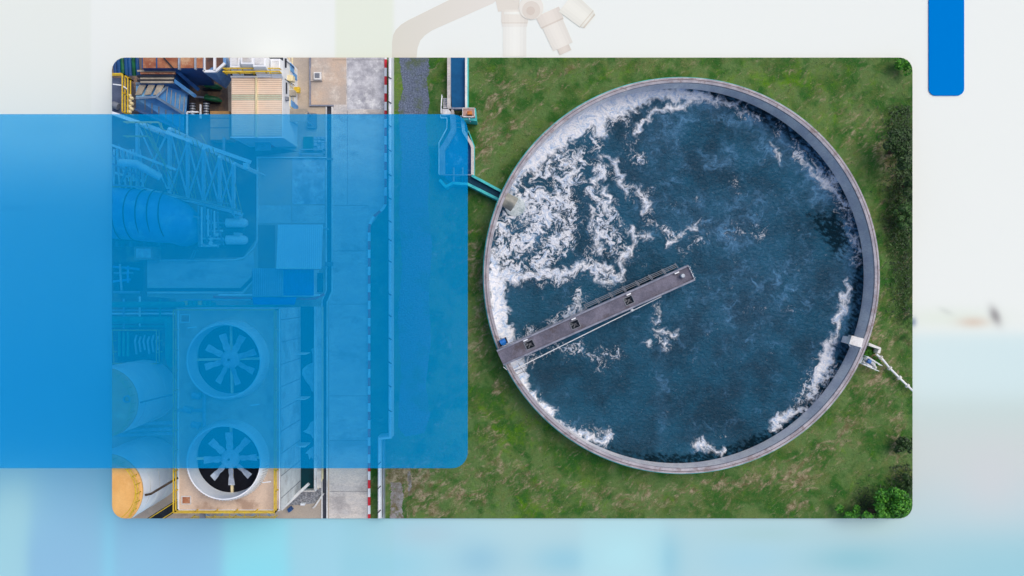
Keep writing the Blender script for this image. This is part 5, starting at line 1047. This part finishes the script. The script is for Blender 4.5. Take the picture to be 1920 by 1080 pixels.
# ---------------------------------------------------------------- trees and shrubs
def leaves(mb, c, rx, ry, rz, n, size, seed, clump=9):
    rg_ = np.random.default_rng(seed)
    cl = []
    for k in range(clump):
        v = rg_.normal(size=3); v /= np.linalg.norm(v); v[2] = abs(v[2]) * .9 - .15; rr3 = rg_.uniform(.3, 1.15)
        cl.append((np.array([v[0] * rx, v[1] * ry, v[2] * rz]) * rr3, rg_.uniform(.16, .46)))
    vs, fs = [], []
    for i in range(n):
        cc3, cr3 = cl[rg_.integers(len(cl))]; v = rg_.normal(size=3); v /= np.linalg.norm(v); r3 = rg_.uniform(.3, 1.0) ** .5
        p = np.array(c) + cc3 + v * np.array([rx, ry, rz]) * cr3 * r3
        t = rg_.normal(size=3); t /= np.linalg.norm(t); nrm = v + rg_.normal(size=3) * .6 + np.array([0, 0, .7]); nrm /= np.linalg.norm(nrm)
        u = np.cross(nrm, t); u /= max(np.linalg.norm(u), 1e-6); w3 = np.cross(nrm, u); s_ = size * rg_.uniform(.6, 1.4)
        o_ = len(vs); vs += [tuple(p + u * s_), tuple(p + w3 * s_ * .5), tuple(p - u * s_), tuple(p - w3 * s_ * .5)]; fs.append((o_, o_ + 1, o_ + 2, o_ + 3))
    mb.add(vs, fs); return mb
def tree(px, py, r_, z, label, lm, seed, n=5200, size=.13, group='trees along the right edge', name='tree', cat='tree'):
    b0 = P(px, py, 0); c = P(px, py, z * .62); c.x, c.y = b0.x, b0.y
    t = thing(name, label, cat, b0, group)
    leaves(MB(), (b0.x, b0.y, z * .62), r_, r_ * .95, z * .4, n, size, seed, 22).build('crown', lm, t, fill=False)
    tb = MB(); tb.tube([b0, b0 + Vector((.05, .03, z * .35)), b0 + Vector((.1, 0, z * .6))], [.2, .14, .06], 10)
    for k in range(5):
        a = k * 1.3 + seed; tb.tube([b0 + Vector((.05, .03, z * .35)), b0 + Vector((math.cos(a) * r_ * .55, math.sin(a) * r_ * .55, z * .65))], [.08, .03], 6)
    tb.build('trunk', M['trunk'], t, smooth=True); return t
tree(1668, 286, 1.9, 4.5, 'dark tree at the right edge, highest of the dark row', LEAF_D, 3)
tree(1694, 350, 1.2, 3.0, 'dark tree right of the tank, second down the right edge', LEAF_D, 4)
tree(1690, 412, 1.3, 2.6, 'loose mid green bushy tree at the right edge, lowest of the dark row', LEAF_M, 5, 3600)
tree(1628, 955, 2.0, 3.2, 'bright green bushy tree at the bottom edge right of centre', LEAF_B, 8, 6000)
tree(1668, 940, 1.8, 3.4, 'bright green tree near the lower right corner', LEAF_B, 9, 5600)
tree(1704, 895, 1.1, 2.2, 'dark green tree above the lower right corner', LEAF_D, 10, 4200)
tree(1585, 968, 1.2, 1.6, 'low green shrub left of the bright trees at the bottom edge', LEAF_B, 11, 2600, name='shrub', cat='shrub')
tree(1690, 830, 1.0, 1.6, 'small dark shrub at the right edge on brown soil', LEAF_D, 12, 2200, name='shrub', cat='shrub')
tree(1682, 120, 1.1, 1.6, 'small green shrub in the upper right corner', LEAF_B, 13, 2400, name='shrub', cat='shrub')
def weeds(px, py, rx, ry, label, n, seed):
    b0 = P(px, py, 0); o = leaves(MB(), (b0.x, b0.y, .1), rx, ry, .25, n, .09, seed, 14).build('weeds', LEAF_B, fill=False); tag(o, label, 'weeds'); return o
weeds(1628, 660, .5, .45, 'bright green weeds growing inside the pale angled wall', 900, 21)
weeds(1642, 678, .4, .4, 'bright green weeds beside the thin white pipe start', 600, 22)
